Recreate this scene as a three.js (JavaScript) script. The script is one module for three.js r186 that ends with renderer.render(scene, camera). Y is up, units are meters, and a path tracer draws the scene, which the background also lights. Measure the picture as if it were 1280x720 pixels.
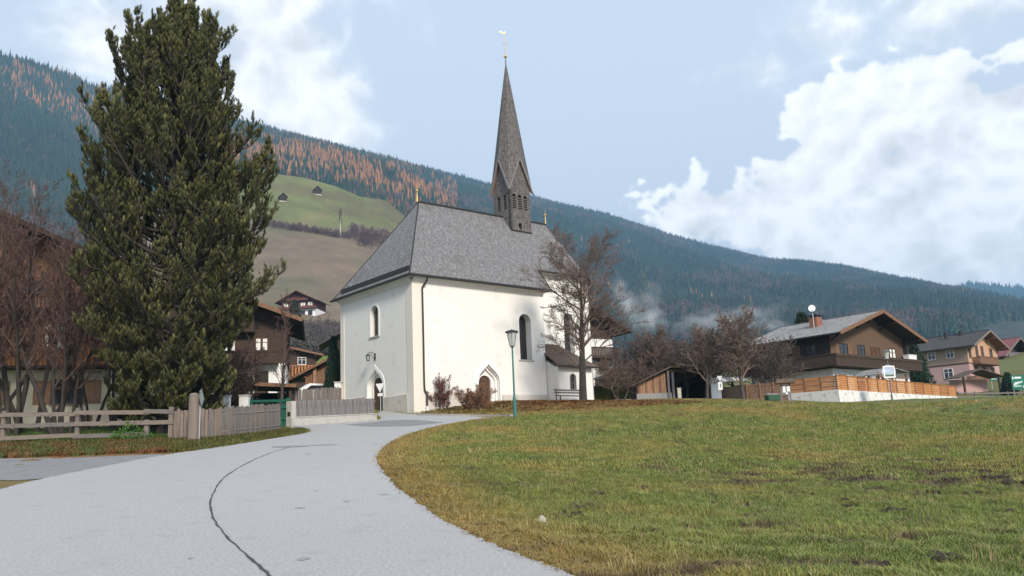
import * as THREE from 'three';
import { mergeGeometries } from 'three/addons/utils/BufferGeometryUtils.js';

// ---------- camera, sky, sun, exposure ----------
const scene = new THREE.Scene();
const EXPO = 1.78;
const FPX = 1102.33, PITCH = 0.195988, ROLL = -0.0418754;      // measured from the church's vanishing points, for a 1280 x 720 picture
const camera = new THREE.PerspectiveCamera(2 * Math.atan(360 / FPX) * 180 / Math.PI, 16 / 9, 0.1, 20000);
camera.position.set(0, 1.6, 0);
camera.rotation.order = 'YXZ';
camera.rotation.set(PITCH, 0, ROLL);
camera.updateMatrixWorld(true);
scene.add(camera);

const renderer = new THREE.WebGLRenderer({ antialias: true });
renderer.setSize(1024, 576);
renderer.toneMapping = THREE.LinearToneMapping;
renderer.toneMappingExposure = EXPO;
renderer.shadowMap.enabled = true;

// hazy sun behind the photographer, a little to the right
const sun = new THREE.DirectionalLight(new THREE.Color(1, 0.90, 0.77), 2.3);
sun.position.set(35, 56, 88);
sun.castShadow = true;
sun.shadow.radius = 22;
sun.shadow.mapSize.set(4096, 4096);
Object.assign(sun.shadow.camera, { left: -90, right: 90, top: 90, bottom: -90, near: 1, far: 400 });
scene.add(sun, sun.target);
sun.target.position.set(0, 5, -60);
sun.position.add(sun.target.position);

// ---------- random numbers and noise ----------
function rngOf(seed) { let a = seed >>> 0; return () => { a = (a + 0x6D2B79F5) | 0; let t = Math.imul(a ^ (a >>> 15), 1 | a); t = (t + Math.imul(t ^ (t >>> 7), 61 | t)) ^ t; return ((t ^ (t >>> 14)) >>> 0) / 4294967296; }; }
const PERM = new Uint8Array(512);
{ const r = rngOf(11), p = [...Array(256).keys()]; for (let i = 255; i > 0; i--) { const j = Math.floor(r() * (i + 1)); [p[i], p[j]] = [p[j], p[i]]; } for (let i = 0; i < 512; i++) PERM[i] = p[i & 255]; }
const fade = (t) => t * t * t * (t * (t * 6 - 15) + 10);
const lerp = (a, b, t) => a + (b - a) * t;
const clamp = (x, a = 0, b = 1) => Math.min(b, Math.max(a, x));
const sstep = (a, b, x) => { const t = clamp((x - a) / (b - a)); return t * t * (3 - 2 * t); };
function grad2(h, x, y) { switch (h & 7) { case 0: return x + y; case 1: return x - y; case 2: return -x + y; case 3: return -x - y; case 4: return x * 1.41; case 5: return -x * 1.41; case 6: return y * 1.41; default: return -y * 1.41; } }
function noise(x, y, per = 256) {            // gradient noise, repeating after per cells, about -1..1
  const x0 = Math.floor(x), y0 = Math.floor(y), fx = x - x0, fy = y - y0, m = (v) => ((v % per) + per) % per;
  const ax = m(x0), bx = m(x0 + 1), ay = m(y0), by = m(y0 + 1), u = fade(fx), v = fade(fy);
  const g = (a, b, dx, dy) => grad2(PERM[PERM[a & 255] + (b & 255)], dx, dy);
  return lerp(lerp(g(ax, ay, fx, fy), g(bx, ay, fx - 1, fy), u), lerp(g(ax, by, fx, fy - 1), g(bx, by, fx - 1, fy - 1), u), v);
}
function fbm(x, y, oct = 4, per = 256, gain = 0.5) { let s = 0, a = 1, n = 0, f = 1; for (let i = 0; i < oct; i++) { s += a * noise(x * f + i * 17.3 * (per >= 256), y * f + i * 9.1 * (per >= 256), Math.min(256, per * f)); n += a; a *= gain; f *= 2; } return s / n; }
function noise3(x, y, z) { const z0 = Math.floor(z), f = fade(z - z0); return lerp(noise(x + z0 * 37.7, y + z0 * 11.3), noise(x + (z0 + 1) * 37.7, y + (z0 + 1) * 11.3), f); }
function billow(x, y, z) { let s = 0, a = 1, n = 0; for (let i = 0; i < 6; i++) { s += a * Math.abs(noise3(x, y, z)) * 1.7; n += a; a *= 0.52; x *= 2.07; y *= 2.07; z *= 2.07; } return s / n; }
function fbm3(x, y, z, oct) { let s = 0, a = 1, n = 0; for (let i = 0; i < oct; i++) { s += a * noise3(x, y, z); n += a; a *= 0.5; x *= 2.03; y *= 2.03; z *= 2.03; } return s / n; }

// ---------- photo pixels (1280 x 720) to directions ----------
const EYE = new THREE.Vector3(0, 1.6, 0);
function ray(px, py) { const d = new THREE.Vector3((px - 640) / FPX, -(py - 360) / FPX, -1).applyQuaternion(camera.quaternion); return d.multiplyScalar(-1 / d.z); }   // per metre of depth
const at = (px, py, depth) => EYE.clone().addScaledVector(ray(px, py), depth);
const azT = (px, py) => { const d = ray(px, py); return [Math.atan2(d.x, 1), d.y / Math.hypot(d.x, 1)]; };   // azimuth, tangent of elevation

// ---------- sky: air and clouds ----------
{
  const W = 4096, Hh = 2048, data = new Float32Array(W * Hh * 4);
  const lin = (c) => 1.30 * Math.pow(c / 255, 2.2) / EXPO;
  // cloud masses: middle (photo pixel), half sizes in radians, strength, height of detail
  const masses = [
    [1095, 240, 0.175, 0.060, 1.1, 1], [1150, 150, 0.115, 0.066, 0.95, 1], [1260, 190, 0.13, 0.10, 1.0, 1], [975, 265, 0.075, 0.046, 0.97, 1], [898, 266, 0.055, 0.032, 0.95, 1], [1110, 110, 0.05, 0.035, 0.75, 1], [1160, 325, 0.20, 0.045, 1.0, 1], [1040, 150, 0.05, 0.05, 0.7, 1],
    [1180, 20, 0.15, 0.055, 0.62, 0.7], [1060, 40, 0.06, 0.045, 0.62, 0.7], [930, 90, 0.075, 0.018, 0.55, 0.6], [1000, 95, 0.05, 0.02, 0.4, 0.5],
    [330, 55, 0.095, 0.085, 1.15, 0.8], [385, 120, 0.075, 0.06, 1.0, 0.7], [190, 60, 0.11, 0.036, 1.0, 0.8], [110, 80, 0.035, 0.014, 0.6, 0.6], [110, 30, 0.05, 0.02, 0.45, 0.6], [430, 165, 0.06, 0.022, 0.85, 0.6], [260, 10, 0.08, 0.06, 0.85, 0.8],
  ].map(([x, y, sx, sy, k, d]) => { const v = ray(x, y).normalize(); return { az: Math.atan2(v.x, -v.z), el: Math.asin(v.y), sx, sy, k, d }; });
  for (let j = 0; j < Hh; j++) {
    const el = ((j + 0.5) / Hh - 0.5) * Math.PI, ce = Math.cos(el), y = Math.sin(el);
    for (let i = 0; i < W; i++) {
      const o = (j * W + i) * 4; data[o + 3] = 1;
      if (el < -0.02) { data[o] = lin(196); data[o + 1] = lin(208); data[o + 2] = lin(224); continue; }
      const a = (i + 0.5) / W * 2 * Math.PI - Math.PI;             // atan2(z, x)
      const x = ce * Math.cos(a), z = ce * Math.sin(a), az = Math.atan2(x, -z);
      const t = clamp(el / 1.2), inFrame = Math.abs(az) < 0.66 && el < 0.66;
      let r = lerp(214, 178, Math.pow(t, 0.8)), g = lerp(222, 197, Math.pow(t, 0.8)), b = lerp(233, 221, Math.pow(t, 0.8));
      let c = 0, soft = 0;
      const s = 8.5, n = fbm3(x * s, y * s * 1.5, z * s, inFrame ? 7 : 3), n2 = fbm3(x * 3 + 9, y * 5 + 4, z * 3, inFrame ? 4 : 2);
      for (const m of masses) {
        let da = az - m.az; if (da > Math.PI) da -= 2 * Math.PI; if (da < -Math.PI) da += 2 * Math.PI;
        const dx = da / m.sx, dy = (el - m.el) / m.sy;
        if (dx * dx + dy * dy > 9) continue;
        const q = Math.exp(-(dx * dx + dy * dy) * 0.8) * m.k;
        if (m.d === 1) c = Math.max(c, q); else soft = Math.max(soft, q);
      }
      // the same weather all round
      if (!inFrame) { const w = sstep(0.66, 0.85, Math.max(Math.abs(az), el)); soft = Math.max(soft, w * sstep(-0.25, 0.45, n2) * 0.75); }
      const bil = inFrame && (c > 0.02 || soft > 0.05) ? billow(x * 15, y * 18, z * 15) : 0.36, shape = c + n * 0.55 + (0.38 - bil) * 0.62, puff = c > 0.13 ? sstep(0.34, lerp(0.41, 0.56, sstep(0.30, 0.16, el)), shape) : 0, veil = sstep(0.15, 0.9, soft + n * 0.7 + n2 * 0.3 + (0.36 - bil) * 0.5) * (soft > 0.03 ? 1 : 0) * 0.9;
      const k = 1 - (1 - puff) * (1 - veil);
      const tone = 254 + 15 * clamp(n * 1.5 + (0.34 - bil) * 4.5 + (c - 0.6) * 0.5, -2.2, 0.8);
      r = lerp(r, tone - 1, k * 0.97); g = lerp(g, tone, k * 0.97); b = lerp(b, tone + 3, k * 0.97);
      data[o] = lin(r); data[o + 1] = lin(g); data[o + 2] = lin(b);
    }
  }
  const sky = new THREE.DataTexture(data, W, Hh, THREE.RGBAFormat, THREE.FloatType);
  sky.mapping = THREE.EquirectangularReflectionMapping; sky.magFilter = THREE.LinearFilter; sky.needsUpdate = true;
  scene.background = sky; scene.environment = sky;
}
scene.fog = new THREE.FogExp2(new THREE.Color(0.36, 0.67, 1.0), 0.00019);

// ---------- textures and materials ----------
const enc = (v) => { v = clamp(v); return Math.round(255 * (v <= 0.0031308 ? 12.92 * v : 1.055 * Math.pow(v, 1 / 2.4) - 0.055)); };
function tex(size, fn, srgb = true) {
  const d = new Uint8Array(size * size * 4);
  for (let j = 0; j < size; j++) for (let i = 0; i < size; i++) { const c = fn(i / size, j / size), o = (j * size + i) * 4; for (let k = 0; k < 3; k++) { const v = c.length ? c[k] : c; d[o + k] = srgb ? enc(v) : Math.round(255 * clamp(v)); } d[o + 3] = 255; }
  const t = new THREE.DataTexture(d, size, size); t.wrapS = t.wrapT = THREE.RepeatWrapping; t.magFilter = THREE.LinearFilter; t.minFilter = THREE.LinearMipmapLinearFilter; t.generateMipmaps = true;
  if (srgb) t.colorSpace = THREE.SRGBColorSpace; t.needsUpdate = true; return t;
}
const tiled = (t, m) => { const c = t.clone(); c.repeat.set(1 / m, 1 / m); c.needsUpdate = true; return c; };   // uv are in metres
const mix3 = (a, b, t) => [lerp(a[0], b[0], t), lerp(a[1], b[1], t), lerp(a[2], b[2], t)];
const mul3 = (a, k) => [a[0] * k, a[1] * k, a[2] * k];
const lc = (r, g, b) => new THREE.Color().setRGB(r, g, b);
const mat = (o) => new THREE.MeshStandardMaterial({ roughness: 0.9, side: THREE.DoubleSide, ...o });

const rough512 = tex(512, (u, v) => 0.5 + 0.5 * fbm(u * 24, v * 24, 5, 24, 0.62), false);
const M = {};
function plaster(base, stain, amount, tile = 5, bump = 0.012) {
  const t = tex(512, (u, v) => { const a = fbm(u * 5, v * 5, 5, 5, 0.6), b = fbm(u * 60, v * 60, 3, 60); const s = sstep(0.0, 0.55, a) * amount; return mul3(mix3(base, stain, s), 1 + 0.05 * b + 0.04 * a); });
  return mat({ map: tiled(t, tile), bumpMap: tiled(rough512, 2.6), bumpScale: bump, roughness: 0.95 });
}
M.plaster = plaster([0.80, 0.785, 0.75], [0.70, 0.665, 0.61], 0.8);
M.trim = plaster([0.84, 0.83, 0.81], [0.80, 0.78, 0.75], 0.3, 3, 0.004);
M.quoin = plaster([0.74, 0.69, 0.62], [0.68, 0.62, 0.54], 0.6, 3);
M.plinth = plaster([0.58, 0.54, 0.49], [0.40, 0.37, 0.335], 1.0, 3.1, 0.03);
M.concrete = plaster([0.46, 0.435, 0.40], [0.30, 0.28, 0.255], 0.9, 2.7, 0.008);
M.whiteWall = plaster([0.76, 0.76, 0.76], [0.50, 0.50, 0.49], 0.8, 3.7, 0.008);
M.gardenWall = plaster([0.70, 0.70, 0.69], [0.36, 0.36, 0.35], 1.0, 2.3, 0.012);
M.cream = plaster([0.80, 0.72, 0.54], [0.72, 0.64, 0.47], 0.5, 4);
M.tan = plaster([0.125, 0.078, 0.05], [0.10, 0.062, 0.04], 0.6, 4);
M.peach = plaster([0.50, 0.32, 0.21], [0.44, 0.28, 0.185], 0.5, 4);
M.pink = plaster([0.46, 0.30, 0.29], [0.41, 0.265, 0.26], 0.5, 4);
M.greyTan = plaster([0.29, 0.215, 0.165], [0.25, 0.185, 0.14], 0.5, 4);
function shingles(a, b, c, rows, tile, size = 1024) {      // courses of wooden shingles, each with a tone of its own
  const info = (u, v) => { const y = v * rows, row = Math.floor(y), cells = Math.round(rows * 1.35), sh = (PERM[row & 255] / 255), x = u * cells + sh * cells, cx = Math.floor(x); const id = PERM[(PERM[row & 255] + ((cx % cells) + cells) % cells) & 255] / 255; return { fy: y - row, fx: x - cx, id }; };
  const col = tex(size, (u, v) => { const { fx, fy, id } = info(u, v), big = fbm(u * 3, v * 3, 4, 3), gr = noise(u * rows * 14, v * rows * 2, rows * 14); let k = mix3(a, b, id); k = mix3(k, c, sstep(0.1, 0.6, big) * 0.6); return mul3(k, (1 + 0.18 * gr) * (0.88 + 0.3 * PERM[Math.floor(id * 255 * 3) & 255] / 255)); });
  const hgt = tex(size, (u, v) => { const { fx, fy, id } = info(u, v); return clamp(0.15 + 0.7 * (1 - fy) * (0.7 + 0.3 * id)) * (fx < 0.07 || fx > 0.95 ? 0.4 : 1); }, false);
  return mat({ map: tiled(col, tile), bumpMap: tiled(hgt, tile), bumpScale: 0.05, roughness: 0.85 });
}
M.roof = shingles([0.125, 0.121, 0.124], [0.225, 0.219, 0.222], [0.115, 0.103, 0.088], 40, 6.4);
M.towerShingle = shingles([0.07, 0.061, 0.059], [0.155, 0.14, 0.134], [0.08, 0.064, 0.057], 34, 5.0);
M.oldRoof = shingles([0.075, 0.05, 0.035], [0.13, 0.09, 0.065], [0.05, 0.035, 0.028], 20, 4);
M.greyRoof = shingles([0.17, 0.163, 0.158], [0.31, 0.30, 0.295], [0.11, 0.092, 0.08], 18, 5);
M.darkTile = shingles([0.035, 0.034, 0.036], [0.07, 0.066, 0.066], [0.045, 0.04, 0.04], 16, 5);
M.redTile = shingles([0.16, 0.05, 0.06], [0.22, 0.08, 0.085], [0.13, 0.05, 0.05], 16, 5);
function wood(a, b, c, tile = 1.6, bump = 0.004) {           // grain runs along v
  const t = tex(512, (u, v) => { const g = fbm(u * 40, v * 3, 4, 40, 0.6), s = fbm(u * 6 + 3, v * 2, 3, 6), kn = sstep(0.55, 0.7, noise(u * 7, v * 5, 7)); return mul3(mix3(mix3(a, b, clamp(0.5 + 0.9 * g)), c, sstep(0, 0.5, s) * 0.7 + kn * 0.5), 1 + 0.1 * noise(u * 90, v * 12, 90)); });
  const h = tex(256, (u, v) => 0.5 + 0.5 * fbm(u * 40, v * 3, 3, 40, 0.6), false);
  return mat({ map: tiled(t, tile), bumpMap: tiled(h, tile), bumpScale: bump, roughness: 0.88 });
}
M.oldWood = [wood([0.14, 0.115, 0.10], [0.24, 0.195, 0.165], [0.10, 0.085, 0.075]), wood([0.15, 0.122, 0.102], [0.245, 0.198, 0.163], [0.145, 0.107, 0.084]), wood([0.115, 0.10, 0.092], [0.20, 0.175, 0.16], [0.085, 0.078, 0.072])];
M.greyWood = wood([0.145, 0.13, 0.135], [0.25, 0.225, 0.225], [0.12, 0.095, 0.095]);
M.brownWood = wood([0.036, 0.022, 0.016], [0.072, 0.044, 0.03], [0.028, 0.019, 0.015]);
M.darkWood = wood([0.022, 0.015, 0.012], [0.045, 0.031, 0.024], [0.018, 0.012, 0.01]);
M.midWood = wood([0.15, 0.08, 0.045], [0.24, 0.13, 0.075], [0.11, 0.06, 0.035]);
M.orangeWood = [wood([0.40, 0.17, 0.055], [0.54, 0.26, 0.09], [0.33, 0.13, 0.045]), wood([0.35, 0.14, 0.05], [0.46, 0.20, 0.075], [0.28, 0.11, 0.04]), wood([0.44, 0.20, 0.08], [0.58, 0.30, 0.12], [0.38, 0.16, 0.06])];
M.fadedWood = wood([0.26, 0.15, 0.095], [0.38, 0.225, 0.14], [0.20, 0.115, 0.075]);
M.doorWood = wood([0.07, 0.035, 0.02], [0.13, 0.065, 0.035], [0.05, 0.026, 0.016]);
M.bark = mat({ map: tiled(tex(256, (u, v) => { const g = fbm(u * 10, v * 3, 4, 3, 0.6); return mix3([0.05, 0.04, 0.035], [0.12, 0.10, 0.085], clamp(0.5 + g)); }), 1), bumpMap: tiled(rough512, 0.8), bumpScale: 0.03 });
M.darkBark = mat({ map: tiled(tex(256, (u, v) => { const g = fbm(u * 10, v * 3, 4, 3, 0.6); return mix3([0.028, 0.022, 0.019], [0.065, 0.052, 0.044], clamp(0.5 + g)); }), 1), bumpMap: tiled(rough512, 0.8), bumpScale: 0.03 });
M.twig = mat({ color: lc(0.13, 0.10, 0.09) });
M.redTwig = mat({ color: lc(0.105, 0.063, 0.054) });
M.brownTwig = mat({ color: lc(0.17, 0.12, 0.098) });
M.metalDark = mat({ color: lc(0.03, 0.028, 0.028), roughness: 0.55, metalness: 0.3 });
M.fascia = mat({ color: lc(0.022, 0.02, 0.02), roughness: 0.6 });
M.copper = mat({ color: lc(0.045, 0.035, 0.028), roughness: 0.5, metalness: 0.4 });
M.gold = mat({ color: lc(0.62, 0.44, 0.18), roughness: 0.5, metalness: 0.7 });
M.lampGreen = mat({ color: lc(0.035, 0.19, 0.165), roughness: 0.45, map: tiled(tex(128, (u, v) => { const a = fbm(u * 8, v * 8, 4, 8); return 0.85 + 0.15 * a; }), 0.5) });
M.gateGreen = mat({ color: lc(0.01, 0.10, 0.075), roughness: 0.5 });
M.lampGrey = mat({ color: lc(0.13, 0.15, 0.14), roughness: 0.5, metalness: 0.3 });
M.steel = mat({ color: lc(0.42, 0.43, 0.44), roughness: 0.5, metalness: 0.6 });
M.signWhite = mat({ color: lc(0.78, 0.79, 0.80), roughness: 0.5 });
M.frosted = new THREE.MeshPhysicalMaterial({ color: lc(0.78, 0.80, 0.80), roughness: 0.65, transmission: 0.55, thickness: 0, side: THREE.DoubleSide });
M.glass = mat({ color: lc(0.025, 0.028, 0.032), roughness: 0.12, metalness: 0 });
M.leadGlass = mat({ color: lc(0.035, 0.036, 0.038), roughness: 0.25 });
M.mirror = mat({ color: lc(0.75, 0.79, 0.82), roughness: 0.06, metalness: 1 });
M.curtain = mat({ color: lc(0.75, 0.74, 0.70) });
M.tar = mat({ color: lc(0.055, 0.055, 0.057), roughness: 0.75 });
M.whitePaint = mat({ color: lc(0.78, 0.78, 0.78), roughness: 0.6 });
M.brick = plaster([0.26, 0.11, 0.07], [0.18, 0.08, 0.055], 0.8, 1.2);
M.stone = plaster([0.40, 0.37, 0.31], [0.28, 0.25, 0.21], 1, 0.5);

// ---------- geometry helpers ----------
const V3 = (x, y, z) => new THREE.Vector3(x, y, z);
const UPV = V3(0, 1, 0);
function flat(geo, swap = false, ou = 0, ov = 0) {          // flat faces with uv in metres in the plane of each face
  const g = geo.index ? geo.toNonIndexed() : geo, p = g.attributes.position, n = p.count;
  const uv = new Float32Array(n * 2), nor = new Float32Array(n * 3), a = V3(), b = V3(), c = V3(), t = V3(), w = V3();
  for (let i = 0; i < n; i += 3) {
    a.fromBufferAttribute(p, i); b.fromBufferAttribute(p, i + 1); c.fromBufferAttribute(p, i + 2);
    const q = t.copy(b).sub(a).cross(w.copy(c).sub(a)).clone(); if (q.lengthSq() < 1e-18) q.set(0, 1, 0); q.normalize();
    t.crossVectors(UPV, q); if (t.lengthSq() < 1e-4) t.set(1, 0, 0); t.normalize(); w.crossVectors(q, t);
    [a, b, c].forEach((v, k) => { const U = v.dot(t) + ou, W = v.dot(w) + ov; uv[(i + k) * 2] = swap ? W : U; uv[(i + k) * 2 + 1] = swap ? U : W; q.toArray(nor, (i + k) * 3); });
  }
  const out = new THREE.BufferGeometry();
  out.setAttribute('position', p.clone()); out.setAttribute('normal', new THREE.BufferAttribute(nor, 3)); out.setAttribute('uv', new THREE.BufferAttribute(uv, 2));
  return out;
}
function bx(x0, x1, y0, y1, z0, z1, swap = false, o = 0) { const g = new THREE.BoxGeometry(Math.abs(x1 - x0), Math.abs(y1 - y0), Math.abs(z1 - z0)); g.translate((x0 + x1) / 2, (y0 + y1) / 2, (z0 + z1) / 2); return flat(g, swap, o, o * 0.7); }
function tri(list, swap = false) { const g = new THREE.BufferGeometry(); g.setAttribute('position', new THREE.Float32BufferAttribute(list.flat(2), 3)); return flat(g, swap); }   // triangles [[p, q, r], ...]
function fan(pts, swap = false) { const l = []; for (let i = 1; i < pts.length - 1; i++) l.push([pts[0], pts[i], pts[i + 1]]); return tri(l, swap); }
function slab(pts, off, swap = false) {                   // a convex planar polygon given a thickness: off = [x, y, z]
  const q = pts.map((p) => [p[0] + off[0], p[1] + off[1], p[2] + off[2]]), l = [fan(pts, swap), fan([...q].reverse(), swap)];
  for (let i = 0; i < pts.length; i++) { const j = (i + 1) % pts.length; l.push(fan([pts[i], q[i], q[j], pts[j]], swap)); }
  return mergeGeometries(l);
}
function bar(a, b, w, h = w, swap = false) {              // a straight bar of w x h from a to b
  const A = V3(...a), B = V3(...b), d = B.clone().sub(A), L = d.length(), g = new THREE.BoxGeometry(w, h, L); const s = flat(g, swap);
  const m = new THREE.Matrix4().lookAt(B, A, Math.abs(d.y) > 0.95 * L ? V3(1, 0, 0) : UPV); m.setPosition(A.add(B).multiplyScalar(0.5)); s.applyMatrix4(m); return s;
}
function cyl(x, y0, y1, z, r0, r1 = r0, seg = 10) { const g = new THREE.CylinderGeometry(r1, r0, y1 - y0, seg); g.translate(x, (y0 + y1) / 2, z); return g.toNonIndexed(); }
function ball(x, y, z, r, sy = 1) { const g = new THREE.SphereGeometry(r, 12, 8); g.scale(1, sy, 1); g.translate(x, y, z); return g.toNonIndexed(); }
function lathe(pts, seg = 16, x = 0, z = 0) { const g = new THREE.LatheGeometry(pts.map((p) => new THREE.Vector2(...p)), seg); g.translate(x, 0, z); return g.toNonIndexed(); }
function tubeG(pts, r, seg = 6, n = 24) { return new THREE.TubeGeometry(new THREE.CatmullRomCurve3(pts.map((p) => V3(...p))), n, r, seg).toNonIndexed(); }
function extr(shape, depth, curve = 12) { return flat(new THREE.ExtrudeGeometry(shape, { depth, bevelEnabled: false, curveSegments: curve })); }
function turned(g, m) { g.applyMatrix4(m); if (m.determinant() < 0) { const p = g.attributes.position, a = p.array; for (let i = 0; i < p.count; i += 3) for (let k = 0; k < 3; k++) { const t = a[(i + 1) * 3 + k]; a[(i + 1) * 3 + k] = a[(i + 2) * 3 + k]; a[(i + 2) * 3 + k] = t; } } return flat(g); }
function poly2(pts) { const s = new THREE.Shape(); pts.forEach((p, i) => (i ? s.lineTo(...p) : s.moveTo(...p))); s.closePath(); return s; }

const taken = {};
function numbered(n) { taken[n] = (taken[n] ?? -1) + 1; return taken[n] ? n + '_' + String(taken[n]).padStart(3, '0') : n; }
function mesh(name, geo, m, parent = scene) {
  const g = Array.isArray(geo) ? (geo.length > 1 ? mergeGeometries(geo) : geo[0]) : geo, o = new THREE.Mesh(g, m);
  o.name = parent === scene ? numbered(name) : name; o.castShadow = o.receiveShadow = true; parent.add(o); return o;
}
function tag(o, label, category, group) { o.userData.label = label; if (category) o.userData.category = category; if (group) o.userData.group = group; return o; }
function setting(o, label, category, kind = 'structure') { Object.assign(o.userData, { label, category, kind }); return o; }
function thing(name, label, category, pos = [0, 0, 0], turn = 0, group) { const o = new THREE.Group(); o.name = numbered(name); o.position.set(...(pos.isVector3 ? pos.toArray() : pos)); o.rotation.y = turn; scene.add(o); return tag(o, label, category, group); }
function copyOf(o, label, pos, turn, scale = 1, group) { const c = o.clone(); c.userData = { ...o.userData }; c.name = numbered(o.name.replace(/_\d{3}$/, '')); scene.add(c); c.position.set(...(pos.isVector3 ? pos.toArray() : pos)); c.rotation.set(0, turn, 0); c.scale.setScalar(scale); if (label) c.userData.label = label; if (group) c.userData.group = group; return c; }

// ---------- the lie of the land ----------
// Points of the ground seen in the photograph: pixel and depth in metres (from the sizes of doors, lamps, fences and walls there)
const seen = [
  [710, 720, 7.72], [1280, 720, 7.04], [0, 720, 8.76], [350, 720, 8.2], [470, 585, 19.05], [0, 610, 18.06], [640, 640, 13.4], [1000, 610, 17.4], [1280, 610, 17.0],
  [900, 560, 29.6], [1280, 560, 27.4], [700, 560, 28.6], [5, 556, 37.5], [110, 553.5, 36.8], [220, 551.5, 36.4], [300, 545, 39], [349, 539.5, 42], [385, 540, 41],
  [372, 531.5, 48], [420, 528, 51], [470, 524, 54], [518, 516.5, 60], [560, 521.5, 53.5], [600, 524, 50.5], [644, 522, 48.5], [700, 520, 49], [800, 515, 50], [900, 515, 49],
  [728, 502, 61], [905, 499, 78], [800, 499, 72], [985, 500, 74], [1050, 503, 70], [1120, 500.5, 72], [1197, 497.5, 79], [1280, 498, 82], [1280, 520, 48], [1100, 520, 48],
].map(([x, y, d]) => at(x, y, d));
const CH = at(518, 516, 60), CYAW = 0.686536;
const churchPt = (a, h, b) => V3(CH.x + a * Math.cos(CYAW) - b * Math.sin(CYAW), CH.y + h, CH.z - a * Math.sin(CYAW) - b * Math.cos(CYAW));
[[0, 0.45, 4.5], [0, 1.0, 10.3], [6, 0.70, -0.3], [12, 0.82, -0.3], [14, 0.66, -1.6], [16, 0.85, -0.6], [6, 1.0, 8], [18, 1.0, 3]].forEach((p) => seen.push(churchPt(...p)));
[[0, 0, 2], [-14, 0, 0], [14, 0, 0], [-40, 0.5, 0], [40, 0.3, 0], [0, -1.2, 18], [-40, -0.5, 25], [40, -0.8, 25], [-16, 1.45, -17], [-34, 3.2, -36], [-30, 4.2, -46], [-42, 5.4, -60], [-24, 5.6, -62], [-28, 7.4, -85], [34, 3.9, -50], [50, 5.4, -80], [70, 6, -95], [20, 6.4, -95], [40, 6.9, -100], [0, 7.5, -95], [60, 4, -40]].forEach((p) => seen.push(V3(...p)));
const TPS = (() => {
  const n = seen.length, N = n + 3, A = [], U = (r2) => (r2 < 1e-9 ? 0 : r2 * Math.log(r2));
  for (let i = 0; i < N; i++) A.push(new Float64Array(N + 1));
  seen.forEach((p, i) => { seen.forEach((q, j) => { A[i][j] = U((p.x - q.x) ** 2 + (p.z - q.z) ** 2) + (i === j ? 0.6 : 0); }); A[i][n] = A[n][i] = 1; A[i][n + 1] = A[n + 1][i] = p.x; A[i][n + 2] = A[n + 2][i] = p.z; A[i][N] = p.y; });
  for (let c = 0; c < N; c++) { let m = c; for (let r = c + 1; r < N; r++) if (Math.abs(A[r][c]) > Math.abs(A[m][c])) m = r; [A[c], A[m]] = [A[m], A[c]]; for (let r = 0; r < N; r++) if (r !== c) { const f = A[r][c] / A[c][c]; if (f) for (let k = c; k <= N; k++) A[r][k] -= f * A[c][k]; } }
  const w = A.map((r, i) => r[N] / r[i]);
  return (x, z) => { let s = w[n] + w[n + 1] * x + w[n + 2] * z; for (let i = 0; i < n; i++) { const r2 = (x - seen[i].x) ** 2 + (z - seen[i].z) ** 2; if (r2 > 1e-9) s += w[i] * r2 * Math.log(r2); } return s; };
})();
function curve(pts) { const s = pts.map(([x, y]) => azT(x, y)); return (az) => { if (az <= s[0][0]) return s[0][1] + (s[0][0] - az) * 0.05; for (let i = 1; i < s.length; i++) if (az <= s[i][0]) { const t = (az - s[i - 1][0]) / (s[i][0] - s[i - 1][0]); return lerp(s[i - 1][1], s[i][1], t); } return s[s.length - 1][1]; }; }
const ridgeT = curve([[-120, 56], [0, 74], [60, 92], [120, 114], [220, 141], [330, 167], [420, 189], [520, 214], [600, 233], [680, 255], [750, 271], [850, 302], [960, 329], [1000, 331], [1060, 339], [1130, 354], [1190, 368], [1240, 381], [1330, 404], [1500, 430]]);
const farT = curve([[1100, 371], [1185, 364], [1212, 355], [1235, 357], [1280, 361], [1400, 366], [1600, 384]]);
const hillT = curve([[-100, 470], [40, 440], [90, 380], [130, 310], [180, 245], [250, 219], [340, 215], [380, 220], [420, 231], [450, 244], [480, 248], [505, 267], [545, 300], [600, 345], [700, 405], [800, 440], [1100, 470]]);
const ridgeR = (az) => lerp(1750, 3000, sstep(-0.5, 0.35, az));
const HILL_R = 600;
function farHeight(az, r) {
  const R = ridgeR(az), T = ridgeT(az), r0 = lerp(330, 900, Math.max(sstep(-0.15, 0.12, az), sstep(-0.34, -0.46, az))), base = r0 * lerp(0.10, 0.09, sstep(-0.1, 0.1, az));
  const x = r * Math.sin(az), z = r * Math.cos(az), rough = fbm(x / 420, z / 420, 4) * sstep(r0, r0 + 500, r) * (1 - sstep(R - 350, R, r));
  let m = r <= r0 ? base * r / r0 : base + (T * R - base) * Math.pow((r - r0) / (R - r0), 0.97);
  if (r > R) m = T * R - (r - R) * 0.45;
  m += rough * 55;
  const Th = hillT(az), k = clamp((r - 130) / (HILL_R - 130));
  let h = r < HILL_R ? r * lerp(0.085, Th, Math.pow(k, 0.78)) : HILL_R * Th - (r - HILL_R) * 0.12;
  h += fbm(x / 70, z / 70, 3) * 3 * sstep(200, 350, r) * (1 - sstep(480, 600, r));
  h *= 1 - sstep(0.02, 0.2, az) * 0.25;
  return 1.6 + Math.max(m, h);
}
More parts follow.
